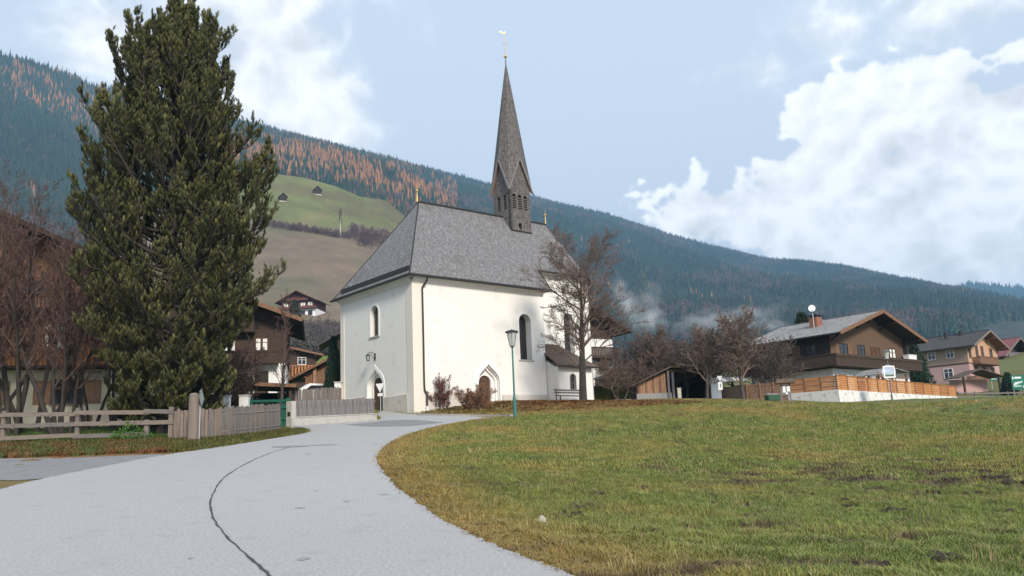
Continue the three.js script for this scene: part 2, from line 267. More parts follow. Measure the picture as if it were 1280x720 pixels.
function H(x, z) {
  const r = Math.hypot(x, z), az = Math.atan2(x, -z);
  if (r < 105) return TPS(x, z);
  const k = sstep(105, 190, r);
  const near = k < 1 ? TPS(x * 105 / r, z * 105 / r) + (r - 105) * 0.03 : 0;
  const far = lerp(farHeight(clamp(az, -1.2, 1.2), r), 1.6 + r * 0.07, sstep(0.8, 1.4, Math.abs(az)));
  return lerp(near, far, k);
}
function gp(px, py, from = 4, to = 150) {                  // where the line of sight through a pixel meets the ground
  const d = ray(px, py); let a = from, st = 0.3;
  const f = (t) => EYE.y + d.y * t - H(d.x * t, -t);
  while (a < to && f(a + st) > 0) a += st;
  let b = a + st; for (let i = 0; i < 30; i++) { const m = (a + b) / 2; if (f(m) > 0) a = m; else b = m; }
  return V3(d.x * b, H(d.x * b, -b), -b);
}
const onGround = (x, z, dy = 0) => V3(x, H(x, z) + dy, z);
function pxAt(px, py, depth) { const d = ray(px, py); return V3(d.x * depth, H(d.x * depth, -depth), -depth); }   // ground below a pixel column at a depth

// ---------- the road ----------
const pairs = [[-420, 770, 830, 790], [-250, 705, 730, 728], [-100, 648, 640, 692], [0, 613, 572, 661], [60, 598, 525, 632], [120, 586, 492, 606], [200, 570.5, 472, 580], [270, 560, 474, 566], [330, 550.5, 490, 552], [386, 540, 517, 541], [362, 534.5, 545, 533.5], [372, 532.5, 560, 530.5], [420, 529, 575, 528], [470, 525.2, 592, 525.3], [472, 517.5, 600, 524.6], [478, 514.4, 609, 523.6], [500, 516.6, 620, 522.8], [519, 518.2, 632, 522]];
const L0 = pairs.map((p) => gp(p[0], p[1])), R0 = pairs.map((p) => gp(p[2], p[3]));
function resample(pts, n) { const c = new THREE.CatmullRomCurve3(pts.map((p) => V3(p.x, 0, p.z)), false, 'centripetal'); const o = []; for (let i = 0; i <= n; i++) o.push(c.getPoint(i / n)); return o; }
const RN = 150, RL = resample(L0, RN), RR = resample(R0, RN);
const roadPoly = [...RL, ...[...RR].reverse()];
function inside(poly, x, z) { let c = false; for (let i = 0, j = poly.length - 1; i < poly.length; j = i++) { const a = poly[i], b = poly[j]; if ((a.z > z) !== (b.z > z) && x < (b.x - a.x) * (z - a.z) / (b.z - a.z) + a.x) c = !c; } return c; }
function edgeDist(poly, x, z) { let m = 1e9; for (let i = 0; i < poly.length; i++) { const a = poly[i], b = poly[(i + 1) % poly.length], dx = b.x - a.x, dz = b.z - a.z, t = clamp(((x - a.x) * dx + (z - a.z) * dz) / (dx * dx + dz * dz + 1e-12)); m = Math.min(m, Math.hypot(x - a.x - dx * t, z - a.z - dz * t)); } return m; }
const lotPoly = [[-60, 573], [0, 573.5], [90, 572.5], [180, 569], [205, 568], [190, 574], [100, 592], [40, 600], [0, 601], [-60, 603]].map((p) => gp(...p));
const RBOX = new THREE.Box2(); roadPoly.forEach((p) => RBOX.expandByPoint(new THREE.Vector2(p.x, p.z)));
const roadSigned = (x, z) => { const d = edgeDist(roadPoly, x, z); return inside(roadPoly, x, z) ? -d : d; };
const lotSigned = (x, z) => { const d = edgeDist(lotPoly, x, z); return inside(lotPoly, x, z) ? -d : d; };
function strip(Ls, Rs, across, lift, ragged = 0, seed = 1) {
  const pos = [], uv = [], idx = [], n = Ls.length;
  for (let i = 0; i < n; i++) for (let k = 0; k <= across; k++) {
    let t = k / across; const p = Ls[i].clone().lerp(Rs[i], t), w = Ls[i].distanceTo(Rs[i]);
    if (ragged && (k === 0 || k === across)) { const o = ragged * (fbm(p.x * 2.3 + seed, p.z * 2.3, 3) + 0.6 * noise(p.x * 9, p.z * 9 + seed)); const d = Rs[i].clone().sub(Ls[i]).divideScalar(w || 1); p.addScaledVector(d, k ? o : -o); }
    pos.push(p.x, H(p.x, p.z) + lift, p.z); uv.push(p.x, p.z);
  }
  for (let i = 0; i < n - 1; i++) for (let k = 0; k < across; k++) { const a = i * (across + 1) + k, b = a + across + 1; idx.push(a, a + 1, b, a + 1, b + 1, b); }
  const g = new THREE.BufferGeometry(); g.setAttribute('position', new THREE.Float32BufferAttribute(pos, 3)); g.setAttribute('uv', new THREE.Float32BufferAttribute(uv, 2)); g.setIndex(idx); g.computeVertexNormals(); return g;
}
function asphalt(base, dark, tile, k) {
  const t = tex(1024, (u, v) => { const g = noise(u * 200, v * 200, 200), g2 = noise(u * 90 + 5, v * 90, 90), b = fbm(u * 6, v * 6, 5, 6, 0.6); return mul3(mix3(base, dark, clamp(sstep(0.0, 0.6, b) * k + sstep(0.35, 0.8, g) * 0.45)), 1 + 0.24 * g + 0.2 * g2 + 0.07 * b); });
  return mat({ map: tiled(t, tile), bumpMap: tiled(rough512, 0.9), bumpScale: 0.006, roughness: 0.92 });
}
M.road = asphalt([0.37, 0.361, 0.355], [0.25, 0.255, 0.265], 3.4, 0.45);
M.oldRoad = asphalt([0.225, 0.222, 0.225], [0.115, 0.113, 0.115], 2.9, 0.9);
{
  const fine = (a) => { const o = []; for (let i = 0; i < a.length - 1; i++) for (let k = 0; k < 5; k++) o.push(a[i].clone().lerp(a[i + 1], k / 5)); o.push(a[a.length - 1]); return o; };
  setting(mesh('road', strip(fine(RL), fine(RR), 40, 0.022, 0.11), M.road), 'pale grey asphalt road curving uphill to the white church', 'road');
  const lotL = [lotPoly[9], lotPoly[8], lotPoly[7], lotPoly[6], lotPoly[5]], lotR = [lotPoly[0], lotPoly[1], lotPoly[2], lotPoly[3], lotPoly[4]];
  setting(mesh('parking_strip', strip(resample(lotL, 80), resample(lotR, 80), 24, 0.012, 0.12, 5), M.oldRoad), 'darker worn asphalt strip between the road and the leaf-strewn verge', 'pavement');
}
// tar seam, patches and the darker mended piece by the church door
function ribbon(pts, w, lift, wob = 0) { const c = resample(pts.map((p) => gp(...p)), 120), Ls = [], Rs = []; c.forEach((p, i) => { const q = c[Math.min(i + 1, 120)], o = c[Math.max(i - 1, 0)], d = V3(q.z - o.z, 0, o.x - q.x).normalize(), k = w * (0.5 + wob * noise(i * 0.6, 3.3)), s = 0.02 * noise(i * 0.35, 8.8); Ls.push(p.clone().addScaledVector(d, -k + s)); Rs.push(p.clone().addScaledVector(d, k + s)); }); return strip(Ls, Rs, 1, lift); }
tag(mesh('tar_seam', ribbon([[345, 735], [333, 719], [306, 695], [280, 670], [267, 650], [263, 634], [266, 619], [277, 602], [297, 587], [322, 574], [345, 565], [366, 559]], 0.026, 0.03, 0.4), M.tar), 'long curved black tar seam running along the road', 'seam');
function patch(px, py, rx, ry, lift, m, name, label, seed) {
  const c = gp(px, py), ax = gp(px + rx, py), az = gp(px, py + ry), w = ax.distanceTo(c), d = az.distanceTo(c), pos = [], idx = [], uv = [], n = 40;
  const put = (x, z) => { pos.push(x, H(x, z) + lift, z); uv.push(x, z); };
  put(c.x, c.z);
  for (let ring = 1; ring <= 3; ring++) for (let i = 0; i < n; i++) { const t = i / n * 2 * Math.PI, k = ring / 3 * (1 + 0.32 * noise(Math.cos(t) * 1.7 + seed, Math.sin(t) * 1.7)); put(c.x + Math.cos(t) * w * k, c.z + Math.sin(t) * d * k); }
  for (let i = 0; i < n; i++) { const j = (i + 1) % n; idx.push(0, 1 + j, 1 + i); for (let r = 0; r < 2; r++) { const a = 1 + r * n; idx.push(a + i, a + j, a + n + i, a + j, a + n + j, a + n + i); } }
  const g = new THREE.BufferGeometry(); g.setAttribute('position', new THREE.Float32BufferAttribute(pos, 3)); g.setAttribute('uv', new THREE.Float32BufferAttribute(uv, 2)); g.setIndex(idx); g.computeVertexNormals();
  return tag(mesh(name, g, m), label, 'patch', 'mended spots in the road');
}
M.mend = asphalt([0.27, 0.27, 0.275], [0.19, 0.19, 0.195], 1.3, 0.6);
const MEND = 'small dark mended spot in the pale asphalt road';
patch(362, 559, 18, 0.9, 0.034, M.mend, 'asphalt_patch', 'long dark mended strip in the road beside the tar seam end', 1);
patch(406, 557, 18, 0.9, 0.026, M.mend, 'asphalt_patch', 'long dark mended strip in the middle of the road', 2);
[[379, 702, 7, 2.2], [375, 637, 6, 1.0], [433, 628.5, 4, 0.9], [385, 568.5, 3, 0.6], [238, 701, 2.5, 1.2], [470, 556, 4, 0.5], [395, 615, 3, 0.5], [480, 620, 6, 0.8]].forEach((p, i) => patch(...p, 0.026, M.mend, 'asphalt_patch', MEND, 10 + i));
{
  const q = [[432, 531.5], [458, 533.5], [510, 533], [556, 528.5], [520, 525.5], [487, 526]].map((p) => gp(...p));
  const Ls = [q[0], q[0].clone().lerp(q[1], 0.5), q[1], q[2], q[3]], Rs = [q[0].clone().lerp(q[5], 0.25), q[0].clone().lerp(q[5], 0.6), q[5], q[4], q[3].clone().lerp(q[4], 0.1)];
  tag(mesh('asphalt_patch', strip(resample(Ls, 40), resample(Rs, 40), 8, 0.03), M.oldRoad), 'large darker mended area of road before the church door', 'patch');
}

// ---------- ground and mountains: one polar sheet, cut in two ----------
const isRoad = (x, z) => z > RBOX.min.y - 2 && z < RBOX.max.y + 2 && x > RBOX.min.x - 2 && x < RBOX.max.x + 2;
const P_BANK = [[522, 519.5], [600, 521], [650, 521], [700, 519], [780, 512], [900, 503], [985, 503], [985, 498], [800, 496], [742, 500]].map((p) => gp(...p));
P_BANK.push(churchPt(14, 0.7, -0.5), churchPt(0, 0, 0.4));
const toChurch = (x, z) => { const dx = x - CH.x, dz = z - CH.z; return [dx * Math.cos(CYAW) - dz * Math.sin(CYAW), -dx * Math.sin(CYAW) - dz * Math.cos(CYAW)]; };
const TREE_AT = pxAt(729, 501.5, 61);
const SOIL_A = gp(1215, 596), SOIL_B = gp(1010, 600), SOIL_C = gp(1130, 690);
const hump = (p, x, z, w) => Math.exp(-((x - p.x) ** 2 + (z - p.z) ** 2) / (w * w));
const bare = (x, z) => fbm(x / 1.3 + 31, z / 0.9, 4) + 0.30 * hump(SOIL_A, x, z, 4.2) + 0.16 * hump(SOIL_B, x, z, 4) + 0.12 * hump(SOIL_C, x, z, 3) - 0.03;   // where the turf is broken
const TRACKS = [[[338, 231], [365, 236], [400, 244], [440, 251], [480, 256], [505, 262]], [[425, 262], [460, 268], [500, 277], [540, 290]]].map((l) => l.map(([x, y]) => gp(x, y, 200, 900)));
const lineDist = (l, x, z) => { let m = 1e9; for (let i = 0; i < l.length - 1; i++) { const a = l[i], b = l[i + 1], dx = b.x - a.x, dz = b.z - a.z, t = clamp(((x - a.x) * dx + (z - a.z) * dz) / (dx * dx + dz * dz)); m = Math.min(m, Math.hypot(x - a.x - dx * t, z - a.z - dz * t)); } return m; };
function cover(x, z, r, az) {                                // colour of what grows or lies there (linear)
  const n = fbm(x / 3.1, z / 3.1, 4), n2 = fbm(x / 11 + 7, z / 11, 3), n3 = noise(x * 1.7, z * 1.7);
  const green = [0.098, 0.126, 0.028], olive = [0.158, 0.148, 0.039], straw = [0.225, 0.145, 0.052], soil = [0.075, 0.050, 0.033], leaf = [0.19, 0.085, 0.035];
  let c = mix3(green, olive, sstep(-0.35, 0.45, n + n2 * 0.5));
  if (r < 130) {
    const d = isRoad(x, z) ? roadSigned(x, z) : 9, rd = sstep(1.9, 0.1, d + n * 1.2);
    c = mix3(c, straw, sstep(0.05, 0.6, n2 + 0.6 * n) * 0.55);
    c = mix3(c, straw, rd * 0.7);
    c = mix3(c, soil, sstep(0.22, 0.40, bare(x, z)) * 0.9);
    if (x < -4 && z < -25) {                                   // the verge under the fences: fallen leaves and weeds
      const lf = x < -8.5 && z > -40 ? sstep(-0.45, 0.15, n + 0.3 * n3) : 0;
      c = mix3(c, [0.23, 0.095, 0.035], lf * 0.85 * (z > -37.2 ? 1 : 0.15));
      if (z < -38) c = mix3(c, [0.085, 0.135, 0.025], 0.6);
    }
    if (inside(P_BANK, x, z)) { const t = Math.hypot(x - TREE_AT.x, (z - TREE_AT.z)); c = mix3(c, [0.14, 0.115, 0.03], 0.5); c = mix3(c, leaf, sstep(11, 2, t + n * 5) * 0.75); c = mix3(c, straw, 0.25); }
    return mul3(c, 1 + 0.25 * n3);
  }
  // beyond the village
  const Th = hillT(az), lawn = [0.135, 0.15, 0.05], heath = [0.17, 0.125, 0.082], floor = [0.035, 0.04, 0.025];
  if (az < 0.05 && r < 640) {
    const k = (H(x, z) - 1.6) / r, u = fbm(x / 60, z / 60, 4), band = sstep(0.27, 0.285, k + 0.01 * u - (az + 0.22) * -0.12);
    c = mix3(mix3(heath, [0.11, 0.10, 0.055], sstep(-0.2, 0.5, u)), mix3(lawn, [0.17, 0.155, 0.06], sstep(0, 0.5, fbm(x / 25, z / 90, 3))), band);
    if (r > 330) { const d = Math.min(lineDist(TRACKS[0], x, z), lineDist(TRACKS[1], x, z)); c = mix3(c, [0.12, 0.098, 0.05], sstep(17, 5, d + 10 * fbm(x / 15, z / 15, 3)) * 0.75); }
    if (r < 230) c = mix3(c, [0.13, 0.17, 0.035], 1 - sstep(200, 230, r));
    return mul3(c, 1 + 0.18 * noise(x / 4, z / 4) + 0.2 * noise(x / 17, z / 17) + 0.15 * u);
  }
  if (r < 520) return mul3(mix3([0.125, 0.132, 0.042], heath, sstep(-0.1, 0.6, fbm(x / 50, z / 50, 3))), 1 + 0.15 * n);
  return mul3(mix3(floor, heath, sstep(0.2, 0.7, fbm(x / 130, z / 130, 4)) * 0.5), 1);
}
M.ground = mat({ vertexColors: true, map: tiled(tex(1024, (u, v) => { const g = fbm(u * 48, v * 48, 4, 48, 0.7), b = fbm(u * 7, v * 7, 3, 7); return 0.70 * (1 + 0.75 * g + 0.15 * b); }), 2.3), bumpMap: tiled(rough512, 1.1), bumpScale: 0.06, roughness: 1 });
function sheet(rings, azs, lowered, swell) {
  const pos = [], col = [], uv = [], idx = [], W = azs.length;
  for (const r of rings) for (const az of azs) {
    const x = r * Math.sin(az), z = -r * Math.cos(az); let y = H(x, z);
    if (lowered && isRoad(x, z)) { const d = Math.min(roadSigned(x, z), lotSigned(x, z)); y -= 0.05 * sstep(-0.05, -0.4, d); y += swell * sstep(0.1, 0.9, d) * (0.05 * fbm(x / 1.4, z / 1.4, 3) + 0.025 * noise(x * 2.3, z * 2.3)); } else if (lowered) y += swell * (0.05 * fbm(x / 1.4, z / 1.4, 3) + 0.025 * noise(x * 2.3, z * 2.3));
    pos.push(x, y, z); const c = Math.abs(az) < 1 ? cover(x, z, r, az) : [0.11, 0.115, 0.03]; col.push(c[0] / 0.7, c[1] / 0.7, c[2] / 0.7); uv.push(x, z);
  }
  const closed = azs[W - 1] - azs[0] > 6;
  for (let j = 0; j < rings.length - 1; j++) for (let i = 0; i < (closed ? W : W - 1); i++) { const a = j * W + i, b = j * W + (i + 1) % W, c = a + W, d = b + W; idx.push(a, b, c, b, d, c); }
  const g = new THREE.BufferGeometry(); g.setAttribute('position', new THREE.Float32BufferAttribute(pos, 3)); g.setAttribute('color', new THREE.Float32BufferAttribute(col, 3)); g.setAttribute('uv', new THREE.Float32BufferAttribute(uv, 2)); g.setIndex(idx); g.computeVertexNormals(); return g;
}
const azs = []; { for (let a = -0.62; a <= 0.6201; a += 0.0026) azs.push(a); for (let a = 0.70; a < 2 * Math.PI - 0.66; a += 0.09) azs.push(a); }
const rings = [0.01]; { let r = 1; while (r < 112) { rings.push(r); r *= r < 6 ? 1.12 : 1.013; } rings.push(112); }
setting(mesh('ground', sheet(rings, azs, true, 1), M.ground), 'rough autumn meadow and verges, green and straw coloured', 'field');
const rings2 = [112]; { let r = 116; while (r < 3300) { rings2.push(r); r *= 1.0135; } rings2.push(3300); }
const azs2 = [-1.1, -1, -0.9, -0.8, -0.7, ...azs.filter((a) => a < 0.65), 0.7, 0.8, 0.9, 1, 1.1];
setting(mesh('mountain_terrain', sheet(rings2, azs2, false, 0), M.ground), 'green meadow hill and forested mountain rising behind the village', 'hill');
{
  const pos = [], idx = [], col = [], N = 160, K = 24;
  for (let j = 0; j <= K; j++) for (let i = 0; i <= N; i++) { const az = lerp(0.30, 0.85, i / N), r = lerp(3700, 4700, j / K), x = r * Math.sin(az), z = -r * Math.cos(az); const y = 1.6 + 4700 * (farT(az)) * Math.pow(lerp(0.25, 1, j / K), 1) + 40 * fbm(x / 500, z / 500, 3) * (1 - j / K); pos.push(x, y, z); col.push(0.035, 0.04, 0.025); }
  for (let j = 0; j < K; j++) for (let i = 0; i < N; i++) { const a = j * (N + 1) + i; idx.push(a, a + 1, a + N + 1, a + 1, a + N + 2, a + N + 1); }
  const g = new THREE.BufferGeometry(); g.setAttribute('position', new THREE.Float32BufferAttribute(pos, 3)); g.setAttribute('uv', new THREE.Float32BufferAttribute(new Float32Array(pos.length / 3 * 2), 2)); g.setAttribute('color', new THREE.Float32BufferAttribute(col, 3)); g.setIndex(idx); g.computeVertexNormals();
  setting(mesh('far_mountain', g, mat({ vertexColors: true })), 'blue distant mountain ridge beyond the end of the valley', 'mountain');
}

// ---------- forest ----------
function coniferGeo(tiers, sides, seed, spread, droop) {
  const r = rngOf(seed), pos = [];
  for (let k = 0; k < tiers; k++) {
    const y1 = 1 - k / tiers * 0.92, y0 = y1 - 1.45 / tiers, w = spread * Math.pow((k + 0.8) / tiers, 0.85), tw = r() * 6;
    for (let i = 0; i < sides; i++) { const a = tw + i / sides * 6.283, b = tw + (i + 1) / sides * 6.283, w0 = w * (0.7 + 0.6 * r()), w1 = w * (0.7 + 0.6 * r()); pos.push(0, Math.min(y1 + 0.04, 1), 0, Math.cos(b) * w1, Math.max(0.01, y0 - droop * r()), Math.sin(b) * w1, Math.cos(a) * w0, Math.max(0.01, y0 - droop * r()), Math.sin(a) * w0); }
  }
  const g = new THREE.BufferGeometry(); g.setAttribute('position', new THREE.Float32BufferAttribute(pos, 3)); g.computeVertexNormals(); return g;
}
const spruceG = [coniferGeo(6, 6, 3, 0.17, 0.03), coniferGeo(5, 6, 8, 0.14, 0.04), coniferGeo(7, 5, 13, 0.2, 0.06), coniferGeo(4, 7, 19, 0.16, 0.05)], larchG = [coniferGeo(7, 6, 5, 0.21, 0.07)];
const leafBallG = (() => { const r = rngOf(4), pos = []; for (let i = 0; i < 46; i++) { const a = r() * 6.283, y = 0.25 + 0.75 * r(), w = 0.36 * Math.sin(Math.PI * Math.pow((y - 0.12) / 0.92, 0.8)) * Math.sqrt(r()), x = Math.cos(a) * w, z = Math.sin(a) * w, s = 0.10; pos.push(x, y, z, x + (r() - 0.5) * s, y + s * 1.6, z + (r() - 0.5) * s, x + (r() - 0.5) * s * 1.6, y + (r()) * s, z + (r() - 0.5) * s * 1.6); } const g = new THREE.BufferGeometry(); g.setAttribute('position', new THREE.Float32BufferAttribute(pos, 3)); g.computeVertexNormals(); return g; })();
function scatter(name, label, geo, list, m, category = 'forest') {
  const im = new THREE.InstancedMesh(geo, m, list.length), M4 = new THREE.Matrix4(), q = new THREE.Quaternion(), c = new THREE.Color();
  list.forEach((t, i) => { q.setFromAxisAngle(UPV, t.turn ?? 0); if (t.q) q.copy(t.q); M4.compose(V3(t.x, t.y, t.z), q, V3(t.w ?? t.h, t.h, t.w ?? t.h)); im.setMatrixAt(i, M4); im.setColorAt(i, c.setRGB(...t.c)); });
  im.name = numbered(name); im.castShadow = im.receiveShadow = true; scene.add(im); return setting(im, label, category, 'stuff');
}
const slopeLarches = [];
{
  const r = rngOf(77), sp = [[], [], [], []], la = [], de = [];
  const M_sp = mat({ color: lc(1, 1, 1) });
  for (let i = 0; i < 260000; i++) {
    const az = lerp(-0.60, 0.60, r()), R = ridgeR(az), rr = Math.sqrt(lerp(600 * 600, (R + 20) ** 2, r()));
    const x = rr * Math.sin(az), z = -rr * Math.cos(az), y = H(x, z), T = (y - 1.6) / rr;
    const hillHere = HILL_R * hillT(az) - (rr - HILL_R) * 0.12;
    if (rr < lerp(760, 1000, Math.max(sstep(-0.1, 0.1, az), sstep(-0.32, -0.4, az)))) continue;
    if (T < 0.09) continue;
    // open meadow at the foot of the slope and at its far end
    const pm = azT(832, 410), pw = azT(1262, 425);
    if (Math.hypot((az - pm[0]) / 0.03, (T - pm[1]) / 0.008) < 1 + 0.4 * noise(x / 40, z / 40)) continue;
    if (Math.hypot((az - pw[0]) / 0.055, (T - pw[1]) / 0.018) < 1 + 0.3 * noise(x / 40, z / 40)) continue;
    const n = fbm(x / 260, z / 260, 4), n2 = noise(x / 45 + 9, z / 45), nb = fbm(x / 170 + 40, z / 170 + 11, 3);
    if (rr > R - 12 && n2 < -0.15) continue;
    const leftLarch = az < -0.02 ? sstep(0.18, 0.38, n + 0.35 * n2 + 0.25 * sstep(0.30, 0.40, T) - 0.13) : sstep(0.36, 0.5, n + 0.4 * n2);
    const u = r();
    // a belt of larches just above the meadow hill
    const belt = Math.exp(-(((T - lerp(0.345, 0.30, sstep(-0.25, -0.05, az))) / 0.016) ** 2)) * (az < -0.06 && az > -0.34 ? 1 : 0);
    if (u < leftLarch * 0.09 + belt * 0.5 * sstep(-0.35, 0.1, n2)) { const k = 0.7 + 0.6 * r(); la.push({ x, y: y - 1, z, h: 17 + 12 * r(), w: 20 + 6 * r(), turn: r() * 6, c: [0.34 * k, 0.165 * k, 0.075 * k] }); continue; }
    if (nb > 0.16 && T < 0.3 && u < 0.28 || u > 0.988) { const k = 0.7 + 0.5 * r(); de.push({ x, y: y - 1, z, h: 13 + 9 * r(), w: 17 + 6 * r(), turn: r() * 6, c: [0.125 * k, 0.092 * k, 0.083 * k] }); continue; }
    const k = (0.6 + 0.8 * r()) * (1 + 0.5 * n), h = 10 + 18 * r() * r() + 6 * r(); sp[Math.floor(r() * 4)].push({ x, y: y - 1, z, h, w: h * (0.9 + 0.35 * r()), turn: r() * 6, c: [0.027 * k, 0.052 * k, 0.035 * k] });
  }
  sp.forEach((l, i) => scatter('spruce_forest', 'dark spruce forest covering the mountain slope', spruceG[i], l, M_sp));
  scatter('larch_stand', 'orange autumn larches among the spruces on the mountain', larchG[0], la, M_sp);
  scatter('bare_woodland', 'pale leafless trees mixed into the mountain forest', leafBallG, de, M_sp);
  // distant ridge
  const fr = []; for (let i = 0; i < 9000; i++) { const az = lerp(0.40, 0.62, r()), t = Math.sqrt(r()), R = lerp(3700, 4700, t), x = R * Math.sin(az), z = -R * Math.cos(az), y = 1.6 + 4700 * farT(az) * lerp(0.25, 1, t) + 40 * fbm(x / 500, z / 500, 3) * (1 - t); const k = 0.7 + 0.5 * r(); fr.push({ x, y: y - 4, z, h: 22 + 14 * r(), w: 34, turn: r() * 6, c: [0.027 * k, 0.052 * k, 0.035 * k] }); }
  scatter('spruce_forest', 'blue spruce forest on the distant ridge', spruceG[0], fr, M_sp);
}

// ---------- church ----------
const church = thing('church', 'white plastered church with steep shingled roof and slender spire', 'church', CH, CYAW);
{
  const c = church, B = (b) => -b;                              // b: metres behind the long wall
  // openings: ogee portals and round-arched windows
  const ogee = (w, y0, ys, ya, cx) => { const s = new THREE.Shape(); s.moveTo(cx - w, y0); s.lineTo(cx + w, y0); s.lineTo(cx + w, ys); s.bezierCurveTo(cx + w, ys + (ya - ys) * 0.62, cx + w * 0.30, ys + (ya - ys) * 0.66, cx, ya); s.bezierCurveTo(cx - w * 0.30, ys + (ya - ys) * 0.66, cx - w, ys + (ya - ys) * 0.62, cx - w, ys); s.closePath(); return s; };
  const arch = (w, y0, ys, cx) => { const s = new THREE.Shape(); s.moveTo(cx - w, y0); s.lineTo(cx + w, y0); s.lineTo(cx + w, ys); s.absarc(cx, ys, w, 0, Math.PI, false); s.closePath(); return s; };
  const hole = (s, h) => { s.holes.push(new THREE.Path(h.getPoints(14))); return s; };
  const ring = (outer, inner) => { const o = outer.getPoints(14), i = inner.getPoints(14); if (o[0].distanceTo(o[o.length - 1]) < 1e-6) o.pop(); if (i[0].distanceTo(i[i.length - 1]) < 1e-6) i.pop(); const y = o[0].y; i[0].y = i[1].y = y; const l = [...o.slice(1), o[0], i[0], ...i.slice(1).reverse()]; return new THREE.Shape(l); };   // a band round an opening, open at the foot
  // a wall drawn in (u, y); put() brings it to the side of the church it belongs to
  const longPut = (g, b, depth) => g.translate(0, 0, B(b) - depth);                                   // u = a
  const endPut = (g, a, depth) => { g.rotateY(-Math.PI / 2); g.translate(a + depth, 0, 0); return g; };   // u = -z ... mirrored below
  const rectS = (u0, u1, y0, y1) => poly2([[u0, y0], [u1, y0], [u1, y1], [u0, y1]]);
  const DR = { cx: 6.42, y0: 0.70 }, WR = { cx: 10.08 }, DL = { cx: 5.15, y0: 0.42 }, WL = { cx: 5.15 };
  // long wall
  let s = rectS(0, 12, -1.2, 9.45); hole(s, ogee(1.0, DR.y0, 2.15, 3.58, DR.cx)); hole(s, arch(0.60, 4.0, 6.92, WR.cx));
  const wallLong = mesh('wall', longPut(extr(s, 0.95), 0, 0.95), M.plaster, c);
  // end wall: u measured along b; extrude goes towards +z, so turn it to face -a
  const endWall = (shape, a, depth) => { const g = extr(shape, depth); const m = new THREE.Matrix4().set(0, 0, 1, a, 0, 1, 0, 0, -1, 0, 0, 0, 0, 0, 0, 1); return turned(g, m); };   // (u, y, d) -> (a + d, y, -u)
  s = rectS(0.95, 10.3, -1.2, 9.45); hole(s, ogee(1.12, DL.y0, 2.15, 3.55, DL.cx)); hole(s, arch(0.58, 5.92, 7.62, WL.cx));
  mesh('wall', endWall(s, 0, 0.95), M.plaster, c);
  mesh('wall', [bx(0.95, 12, -1.2, 9.45, B(10.3), B(9.4)), bx(11.1, 12, -1.2, 11.0, B(9.39), B(0.96))], M.plaster, c);
  // choir
  const ap = [[12.001, 1.5], [18.35, 1.5], [20.6, 3.7], [20.6, 6.6], [18.35, 8.8], [12.001, 8.8]];
  { const sh = rectS(12.001, 18.35, -1.2, 11.45); hole(sh, arch(0.55, 4.6, 7.7, 16.0)); mesh('choir_wall', longPut(extr(sh, 0.8), 1.5, 0.8), M.plaster, c);
    const l = []; for (let i = 1; i < 5; i++) { const [a0, b0] = ap[i], [a1, b1] = ap[i + 1]; l.push(slab([[a0, -1.2, B(b0)], [a1, -1.2, B(b1)], [a1, 11.45, B(b1)], [a0, 11.45, B(b0)]], [-0.02, 0, -0.02])); } mesh('choir_wall', l, M.plaster, c); }
  // plinth with a sloped top, broken at the doors
  const plinthRun = (u0, u1, top, end) => { const prof = poly2([[0, -1.0], [0.07, -1.0], [0.07, top - 0.1], [0, top]]); const g = extr(prof, u1 - u0); const m = end ? new THREE.Matrix4().set(-1, 0, 0, 0, 0, 1, 0, 0, 0, 0, -1, -u0, 0, 0, 0, 1) : new THREE.Matrix4().set(0, 0, 1, u0, 0, 1, 0, 0, 1, 0, 0, 0, 0, 0, 0, 1); return turned(g, m); };
  mesh('plinth', plinthRun(0.88, 5.3, 1.4, false), M.plinth, c); mesh('plinth', plinthRun(7.55, 12, 1.4, false), M.plinth, c);
  mesh('plinth', plinthRun(0.72, 3.9, 1.42, true), M.plinth, c); mesh('plinth', plinthRun(6.4, 10.3, 1.72, true), M.plinth, c);
  // smooth corner strips
  mesh('corner_strip', [bx(-0.035, 0.9, -1.2, 9.44, 0.0, 0.035), bx(-0.036, 0.0, -1.2, 9.44, B(0.75), -0.001)], M.quoin, c);
  mesh('corner_strip', bx(-0.036, -0.001, -1.2, 9.44, B(10.3), B(9.75)), M.quoin, c);
  mesh('corner_strip', bx(11.5, 12.0, 1.4, 9.0, 0.001, 0.02), M.trim, c);
  // portals: nested ogee mouldings, recessed door leaves
  const portal = (name, put0, w, y0, ys, ya, cx, leafW, deep) => {
    const put = (sh, d, t) => put0(sh, d * deep, t * deep);
    const p = new THREE.Group(); p.name = name; c.add(p);
    const W = [w + 0.24, w - 0.05, w - 0.17, w - 0.30], A = [ya + 0.30, ya - 0.14, ya - 0.34, ya - 0.56], D = [[-0.07, 0.13], [0.10, 0.2], [0.28, 0.2], [0.46, 0.22]];
    mesh('moulding', put(ring(ogee(W[0], y0 - 0.05, ys, A[0], cx), ogee(w - 0.02, y0 - 0.06, ys, ya - 0.03, cx)), D[0][0], D[0][1]), M.trim, p);
    for (let k = 1; k < 4; k++) mesh('moulding', put(ring(ogee(k === 1 ? w + 0.02 : W[k - 1] + 0.02, y0 - 0.05, ys, k === 1 ? ya + 0.02 : A[k - 1] + 0.02, cx), k === 3 ? arch(leafW, y0 - 0.06, ys + 0.05, cx) : ogee(W[k], y0 - 0.06, ys, A[k], cx)), D[k][0], D[k][1]), M.trim, p);
    const leaf = mesh('door', put(arch(leafW + 0.08, y0 - 0.05, ys + 0.05, cx), 0.62, 0.06), M.doorWood, p);
    mesh('door_handle', put(rectS(cx + leafW * 0.55, cx + leafW * 0.62, y0 + 1.0, y0 + 1.16), 0.58, 0.05), M.metalDark, leaf);
    for (const f of [0.55, 1.6]) mesh('door_hinge', put(rectS(cx - leafW, cx + leafW * 0.3, y0 + f, y0 + f + 0.05), 0.605, 0.02), M.metalDark, leaf);
